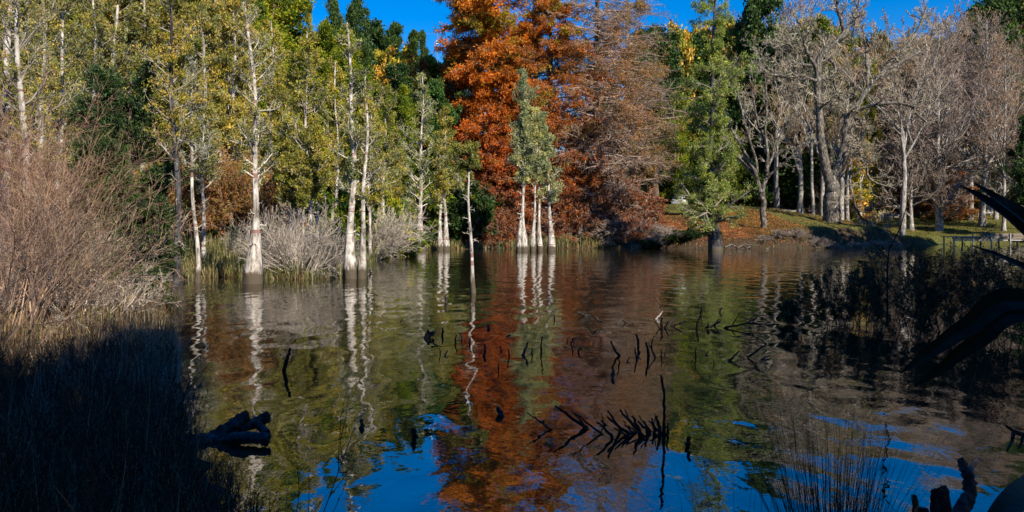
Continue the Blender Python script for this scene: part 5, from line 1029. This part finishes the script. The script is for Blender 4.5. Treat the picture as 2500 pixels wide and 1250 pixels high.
grass(4200, (-6.6, -3.0), (8.5, 14.5), 0.75, 471, [(0.30, 0.26, 0.21), (0.22, 0.18, 0.14), (0.38, 0.34, 0.29)], smax=1.6, w=0.0035, lean=0.5)
grass(1200, (-5, -1.6), (2.6, 8), 0.6, 485, [(0.40, 0.36, 0.26), (0.28, 0.26, 0.16), (0.2, 0.22, 0.1)], w=0.0022, lean=0.5, filt=lambda x, y: x < -0.33 * y)
grass(46000, (-20, -5.5), (12.5, 40), 0.32, 472, DRY[:2] + [(0.26, 0.17, 0.10), (0.15, 0.12, 0.06), (0.20, 0.11, 0.07)], smax=9, w=0.010, lean=0.35)
grass(50000, (-24, -7), (36, 80), 0.75, 473, DRY + GRN, smax=7, w=0.022, lean=0.3, smin=-0.2)
grass(26000, (-14, 12), (76, 106), 1.0, 474, DRY + GRN, smax=5, w=0.035, lean=0.3, smin=-0.1)
grass(50000, (10, 58), (88, 128), 0.20, 475, GRN + [(0.26, 0.2, 0.08)], smax=32, smin=1.0, w=0.03, lean=0.5, filt=lambda x, y: (x > 27) | (y > 112))
grass(9000, (12, 52), (88, 110), 0.5, 476, GRN + [(0.2, 0.14, 0.08), (0.10, 0.07, 0.05)], smax=1.8, smin=-0.1, w=0.035, lean=0.4)
grass(45000, (50, 96), (110, 165), 0.22, 477, GRN + [(0.2, 0.22, 0.05)], smax=45, smin=0.4, w=0.035, lean=0.5)
# fallen leaves on the bank
def litter(n, xr_, yr_, seed, cols, sz, filt):
    rng = np.random.default_rng(seed); x = rng.uniform(*xr_, n); y = rng.uniform(*yr_, n); k = filt(x, y, sdist(x, y)); x, y = x[k], y[k]; m = len(x)
    p = np.stack([x, y, gz(x, y) + 0.03], 1); d_ = np.stack([rng.normal(0, 1, m), rng.normal(0, 1, m), rng.normal(0, 0.35, m)], 1); g = Geo()
    leaves(g, p, d_, sz, sz * 0.6, A(cols)[rng.integers(0, len(cols), m)], rng, 0, 0.35); o = g.obj('leaf_litter', [LEAF]); tag(o, kind='stuff')
RUST = [(0.42, 0.17, 0.05), (0.33, 0.12, 0.04), (0.50, 0.24, 0.08), (0.25, 0.10, 0.04)]
litter(60000, (8, 34), (92, 118), 481, RUST, 0.16, lambda x, y, s: (s > 0.5) & (s < 18))
litter(26000, (26, 62), (100, 140), 482, RUST + [(0.55, 0.36, 0.10)], 0.15, lambda x, y, s: (s > 8) & (np.sin(x * 0.35) + np.sin(y * 0.5) > -0.2))
litter(14000, (-20, -7), (15, 36), 483, RUST + DRY, 0.07, lambda x, y, s: (s > 0.2) & (s < 9))
rng_ = np.random.default_rng(490); m = 800; x = rng_.uniform(-12, 30, m); y = rng_.uniform(8, 92, m); k = sdist(x, y) < -0.5; m = k.sum(); g = Geo()
leaves(g, np.stack([x[k], y[k], np.full(m, 0.006)], 1), np.stack([rng_.normal(0, 1, m), rng_.normal(0, 1, m), np.zeros(m)], 1), 0.07, 0.045, A([(0.5, 0.35, 0.15), (0.4, 0.2, 0.08), (0.55, 0.5, 0.35)])[rng_.integers(0, 3, m)], rng_); V_ = np.concatenate(g.V); V_[:, 2] = 0.006 + 0.004 * rng_.uniform(0, 1, len(V_)); g.V = [V_]
o = g.obj('floating_leaves', [LEAF]); tag(o, kind='stuff')
rt = empty('tree_root', (wx(1815, 92), 92.0, 0), 'pale exposed roots at the waterline right of the weeping conifer', 'roots'); org = A(rt.location)
for k, (a, b_, c, e, f, h) in enumerate([(1770, 604, 1786, 597, 1806, 606), (1800, 606, 1818, 596, 1842, 600), (1822, 607, 1836, 599, 1856, 601)]): limb('root', [(a, b_, 2.0, 92), (c, e, 1.6, 92.3), (f, h, 1.0, 92)], rt, org, GREYB, rng, 0.1, False, 0.05, 8)
# ------------------------------------------------------------------ jetty, log rails, path
PLANK = plain_mat('grey_planks', (0.21, 0.17, 0.13), 0.8, var=0.35, sc=9); POST = plain_mat('pale_posts', (0.40, 0.37, 0.34), 0.8, var=0.3)
jd = 113.0; jx0, jx1 = wx(2312, jd), wx(2520, jd); jz = 1.12; jt = empty('jetty', ((jx0 + jx1) / 2, jd, 0), 'low grey timber jetty on posts along the edge of the lawn', 'jetty'); cx = (jx0 + jx1) / 2
g = Geo(); x = jx0
while x < jx1: box(g, (x - cx, 0, jz), (0.28, 2.6, 0.09)); x += 0.30
g.obj('deck', [PLANK], jt)
g = Geo(); box(g, (0, -1.33, jz - 0.12), (jx1 - jx0, 0.09, 0.30)); g.obj('edge_beam', [PLANK], jt)
g = Geo(); box(g, (1.6, -1.30, jz + 0.28), ((jx1 - jx0) * 0.6, 0.09, 0.34)); g.obj('rail_board', [PLANK], jt)
g = Geo(); box(g, (0, -1.2, jz - 0.42), (jx1 - jx0 - 0.3, 0.12, 0.2)); g.obj('brace', [POST], jt)
x = jx0 + 0.2
while x < jx1:
    for yy in (-1.42, 1.2):
        g = Geo(); rod(g, (x - cx, yy, -1.0), (x - cx, yy, jz + (0.45 if yy < 0 and x > cx - 3 else 0.02)), 0.11, 0.10, 8); g.obj('post', [POST], jt, None, True)
    x += 2.45
for (a, b_, d, lb) in [(2205, 2345, 150, 'long pale log rail along the far edge of the lawn left of the leaning trunk'), (2385, 2480, 147, 'dark log rail along the far edge of the lawn right of the leaning trunk'), (2120, 2200, 146, 'thin log rail behind the leaf strewn bank')]:
    x0, x1 = wx(a, d), wx(b_, d); z0, z1 = gz1(x0, d), gz1(x1, d); o = empty('log_rail', ((x0 + x1) / 2, d, (z0 + z1) / 2), lb, 'log rail'); og = A(o.location)
    g = Geo(); rod(g, A([x0, d, z0 + 0.5]) - og, A([x1, d, z1 + 0.5]) - og, 0.16, 0.14, 10, 0, 10, 0.02, rng); g.obj('rail', [GREY], o, None, True)
    for f in (0.04, 0.35, 0.65, 0.96):
        xx = x0 + (x1 - x0) * f; g = Geo(); rod(g, A([xx, d, gz1(xx, d) - 0.3]) - og, A([xx, d, z0 + (z1 - z0) * f + 0.5]) - og, 0.13, 0.12, 8); g.obj('post', [GREY], o, None, True)
def ribbon(name, pts, wd, m, zo):
    P = A(pts, dtype=float); K = 90; t = np.linspace(0, len(P) - 1, K); q = A([[np.interp(s, np.arange(len(P)), P[:, c]) for c in range(2)] for s in t]); T = np.gradient(q, axis=0); T /= np.linalg.norm(T, axis=1, keepdims=True); N_ = np.stack([-T[:, 1], T[:, 0]], 1)
    V = []
    for f in np.linspace(-0.5, 0.5, 5): p = q + N_ * wd * f; V.append(np.stack([p[:, 0], p[:, 1], gz(p[:, 0], p[:, 1]) + zo - (0.12 if abs(f) == 0.5 else 0)], 1))
    V = np.stack(V, 1).reshape(-1, 3); i = np.arange(K * 5).reshape(K, 5); Qd = np.stack([i[:-1, :-1], i[:-1, 1:], i[1:, 1:], i[1:, :-1]], -1).reshape(-1, 4); o = link(name, mesh(name, V, Qd, [m], smooth=True)); tag(o, kind='structure'); return o
ribbon('path', [(16, 133), (28, 130), (38, 131), (48, 136), (60, 145), (75, 152), (95, 156)], 2.0, plain_mat('gravel_path', (0.34, 0.29, 0.23), 0.95, var=0.3, sc=3), 0.09)
# ------------------------------------------------------------------ white car
def car():
    d = 134.0; x = wx(1661, d); z = gz1(x, d) + 0.02; r = empty('parked_car', (x, d, z), 'small white car parked on the grass, glimpsed between the bare conifer and the weeping conifer', 'car', rz=math.radians(62))
    paint = plain_mat('white_paint', (0.82, 0.82, 0.82), 0.25, var=0.03); glass = plain_mat('car_glass', (0.02, 0.025, 0.03), 0.05, var=0.1); rub = plain_mat('tyre_rubber', (0.02, 0.02, 0.02), 0.9); rim = plain_mat('wheel_rim', (0.5, 0.5, 0.5), 0.3, 0.8); red = plain_mat('tail_light', (0.5, 0.02, 0.02), 0.2); lampm = plain_mat('head_light', (0.8, 0.8, 0.75), 0.1)
    prof = [(-2.05, 0.42, 0.62, 0.80), (-2.0, 0.30, 0.90, 0.86), (-1.4, 0.26, 0.98, 0.88), (-0.4, 0.24, 0.98, 0.88), (0.6, 0.24, 0.98, 0.88), (1.3, 0.26, 0.90, 0.86), (1.9, 0.30, 0.78, 0.82), (2.08, 0.42, 0.60, 0.74)]
    def loft(rows_, name, m):
        g = Geo(); V = []
        for (px_, z0, z1, hw) in rows_: V += [(px_, -hw, z0), (px_, -hw * 1.0, (z0 + z1) / 2), (px_, -hw * 0.94, z1), (px_, 0, z1 + 0.03), (px_, hw * 0.94, z1), (px_, hw, (z0 + z1) / 2), (px_, hw, z0), (px_, 0, z0)]
        n = len(rows_); i = np.arange(n * 8).reshape(n, 8); j = np.roll(i, -1, 1); Qd = np.stack([i[:-1], j[:-1], j[1:], i[1:]], -1).reshape(-1, 4)
        caps = [[7, 0, 1, 3], [1, 2, 3, 3], [3, 4, 5, 5], [3, 5, 6, 7]]; e = (n - 1) * 8; Qc = [[0, 1, 6, 7], [1, 2, 4, 5], [e + 7, e + 6, e + 1, e + 0], [e + 5, e + 4, e + 2, e + 1], [1, 5, 6, 6], [2, 3, 4, 4]]
        g.add(V, np.vstack([Qd, A([[0, 1, 5, 6], [1, 2, 4, 5], [e + 6, e + 5, e + 1, e], [e + 5, e + 4, e + 2, e + 1]])])); return g.obj(name, [m], r, None, False)
    loft(prof, 'body', paint)
    loft([(-1.75, 0.93, 1.0, 0.80), (-1.2, 0.93, 1.38, 0.72), (-0.3, 0.93, 1.44, 0.72), (0.4, 0.93, 1.38, 0.72), (1.15, 0.90, 0.95, 0.80)], 'cabin', paint)
    for sgn in (-1, 1):
        g = Geo(); g.add([(-1.3, sgn * 0.80, 1.02), (0.75, sgn * 0.80, 1.02), (0.35, sgn * 0.742, 1.33), (-1.15, sgn * 0.742, 1.33)], [[0, 1, 2, 3]]); g.obj('side_window', [glass], r)
    g = Geo(); g.add([(1.06, -0.72, 1.0), (1.06, 0.72, 1.0), (0.50, 0.64, 1.37), (0.50, -0.64, 1.37)], [[0, 1, 2, 3]]); g.obj('windscreen', [glass], r)
    g = Geo(); g.add([(-1.77, -0.70, 1.02), (-1.77, 0.70, 1.02), (-1.28, 0.63, 1.36), (-1.28, -0.63, 1.36)], [[0, 1, 2, 3]]); g.obj('rear_window', [glass], r)
    for xx in (-1.3, 1.35):
        for sgn in (-1, 1):
            g = Geo(); rod(g, (xx, sgn * 0.70, 0.31), (xx, sgn * 0.90, 0.31), 0.31, 0.31, 18); w_ = g.obj('wheel', [rub], r, None, True); g = Geo(); rod(g, (xx, sgn * 0.86, 0.31), (xx, sgn * 0.92, 0.31), 0.19, 0.17, 14); g.obj('rim', [rim], w_, None, True)
    for sgn in (-1, 1):
        g = Geo(); box(g, (2.0, sgn * 0.6, 0.66), (0.14, 0.3, 0.14)); g.obj('headlight', [lampm], r); g = Geo(); box(g, (-2.02, sgn * 0.66, 0.72), (0.1, 0.2, 0.16)); g.obj('tail_light', [red], r)
car()
# ------------------------------------------------------------------ birds
def bird(name, label, cat, loc, rz, s, body, headc, billc, legs=True, swim=False, neck=1.0, tipc=None):
    r = empty(name, loc, label, cat, rz=rz); h = 0.30 if legs else 0.0; bm = plain_mat(name + '_feathers', body, 0.8, var=0.2, sc=14); hm = plain_mat(name + '_bill', billc, 0.5, var=0.1); wm = plain_mat(name + '_wing', tipc or body, 0.8, var=0.3, sc=18)
    n = neck
    rows_ = [(-0.42, 0, h + 0.20, .005, .004), (-0.36, 0, h + 0.17, .05, .025), (-0.25, 0, h + 0.14, .10, .07), (-0.08, 0, h + 0.11, .135, .115), (0.08, 0, h + 0.11, .135, .12), (0.20, 0, h + 0.16, .10, .10), (0.27, 0, h + 0.23, .06, .065), (0.30, 0, h + 0.30 * (0.5 + 0.5 * n), .042, .045),
             (0.31, 0, h + 0.24 + 0.22 * n, .036, .038), (0.33, 0, h + 0.27 + 0.26 * n, .042, .045), (0.38, 0, h + 0.29 + 0.27 * n, .045, .045), (0.43, 0, h + 0.28 + 0.27 * n, .028, .028), (0.45, 0, h + 0.275 + 0.27 * n, .01, .01)]
    V, Qd = ring_body([tuple(v * s for v in q) for q in rows_]); g = Geo(); g.add(V, Qd); g.obj('body', [bm], r, None, True)
    V, Qd = ring_body([tuple(v * s for v in q) for q in [(0.43, 0, h + 0.28 + 0.27 * n, .02, .018), (0.48, 0, h + 0.27 + 0.27 * n, .016, .012), (0.52, 0, h + 0.262 + 0.27 * n, .004, .004)]], 8); g = Geo(); g.add(V, Qd); g.obj('bill', [hm], r, None, True)
    for sg in (-1, 1):
        V, Qd = ring_body([tuple(v * s for v in q) for q in [(0.12, sg * .115, h + 0.14, .01, .03), (0.0, sg * .135, h + 0.15, .018, .075), (-0.18, sg * .125, h + 0.16, .016, .06), (-0.36, sg * .06, h + 0.18, .005, .01)]], 8); g = Geo(); g.add(V, Qd); g.obj('wing', [wm], r, None, True)
        if legs:
            g = Geo(); rod(g, (0.03 * s, sg * 0.06 * s, 0.0), (0.02 * s, sg * 0.06 * s, (h + 0.05) * s), 0.014 * s, 0.02 * s, 6); box(g, (0.07 * s, sg * 0.06 * s, 0.01 * s), (0.14 * s, 0.09 * s, 0.015 * s)); g.obj('leg', [hm], r, None, True)
    return r
d = 80.0; bird('goose', 'white and grey goose standing at the far waterline in the sky gap inlet', 'goose', (wx(964, d), d, -0.05), math.radians(-20), 0.95, (0.72, 0.64, 0.60), (0.7, 0.5, 0.4), (0.75, 0.25, 0.06), True, tipc=(0.25, 0.25, 0.27))
for (px, d, lb, c) in [(1913, 119, 'grey brown duck resting on the bank top right of the candelabra tree', (0.22, 0.15, 0.13)), (1978, 117, 'black duck resting on the bank near the great forked tree', (0.03, 0.025, 0.02))]:
    x = wx(px, d); bird('duck', lb, 'duck', (x, d, gz1(x, d)), math.radians(-10), 0.85, c, c, (0.2, 0.15, 0.05), False, neck=0.3)
d = 95; x = wx(1872, 91); bird('duck', 'small dark duck swimming below the shaded bank', 'duck', (x, 91, -0.06), math.radians(20), 0.75, (0.12, 0.10, 0.08), (0.1, 0.1, 0.08), (0.4, 0.35, 0.2), False, neck=0.5)
# ------------------------------------------------------------------ antenna mast on the skyline
d = 230.0; x = wx(1068, d); zb = gz1(x, d); ms = empty('antenna_mast', (x, d, zb), 'thin antenna mast with a white box on the skyline beside the spire conifer', 'mast'); STEEL = plain_mat('mast_steel', (0.18, 0.18, 0.2), 0.5, 0.5); WB = plain_mat('white_box', (0.8, 0.8, 0.8), 0.5, var=0.05)
g = Geo(); rod(g, (0, 0, 0), (0, 0, wz(84, d) - zb), 0.16, 0.08, 8); g.obj('pole', [STEEL], ms); g = Geo(); box(g, (0, -0.2, wz(104, d) - zb), (0.6, 0.5, 0.9)); g.obj('equipment_box', [WB], ms); g = Geo(); box(g, (-1.6, 0, wz(82, d) - zb), (3.4, 0.07, 0.07)); g.obj('antenna_arm', [STEEL], ms)
# ------------------------------------------------------------------ the wood behind the photographer, which shades the near bank
SHADE = protos(leafy_tree, [501, 502], H=PH, r0=0.3, c0=0.1, rx=5.0, pal=DARKG, n1=44, n2=7, n3=5, nl=5, ll=0.5, lw=0.4, leafm=DARKLEAF, gaps=0.2)
SHT = [(6, -4, 15), (13, -1, 15), (1, -9, 15), (10, -9, 16), (19, 2, 15), (17, -7, 18), (25, -2, 17), (-5, -12, 14), (5, -15, 16), (24, -10, 18), (31, 5, 13), (-2, -5, 9), (9, 1.2, 9), (15, 5.5, 9)]
SHT2 = [(60, 76, 25), (67, 83, 25), (57, 69, 24), (75, 88, 22), (68, 74, 26)]
for k, (x, y, h) in enumerate(SHT):
    r_ = empty('evergreen_tree', (x, y, gz1(x, y)), 'tall dark evergreen of the wood standing behind the photographer', 'tree', 'wood behind the photographer', k * 1.3); v = SHADE[k % 2]; s = h / PH; r_.scale = (s, s, s); link('trunk', v[0], r_); link('crown', v[1], r_)

for k, (x, y, h) in enumerate(SHT2):
    r_ = empty('evergreen_tree', (x, y, max(gz1(x, y), -0.2)), 'dark evergreen on the right shore beyond the picture edge', 'tree', 'trees on the right shore', k * 1.7); v = SHADE[k % 2]; s = h / PH; r_.scale = (s, s, s); link('trunk', v[0], r_); link('crown', v[1], r_)
# ------------------------------------------------------------------ labels that still coincide are told apart by their order
def order_labels():
    seen = {}
    for o in list(COL.objects):
        if o.parent is None and o.get('label') and 'wood behind' not in str(o.get('group')) and 'right shore' not in str(o.get('group')): seen.setdefault(o['label'], []).append(o)
    ORD = ['leftmost', 'second', 'third', 'fourth', 'fifth', 'sixth', 'seventh', 'eighth', 'ninth', 'tenth']
    for lb, os_ in seen.items():
        if len(os_) < 2: continue
        os_.sort(key=lambda o: o.location.x / max(o.location.y, 0.1)); n = len(os_)
        for k, o in enumerate(os_):
            if n == 2: p = 'left hand ' if k == 0 else 'right hand '
            else: p = 'leftmost ' if k == 0 else 'rightmost ' if k == n - 1 else ORD[min(k, 9)] + ' from left, '
            o['label'] = p + lb
order_labels()
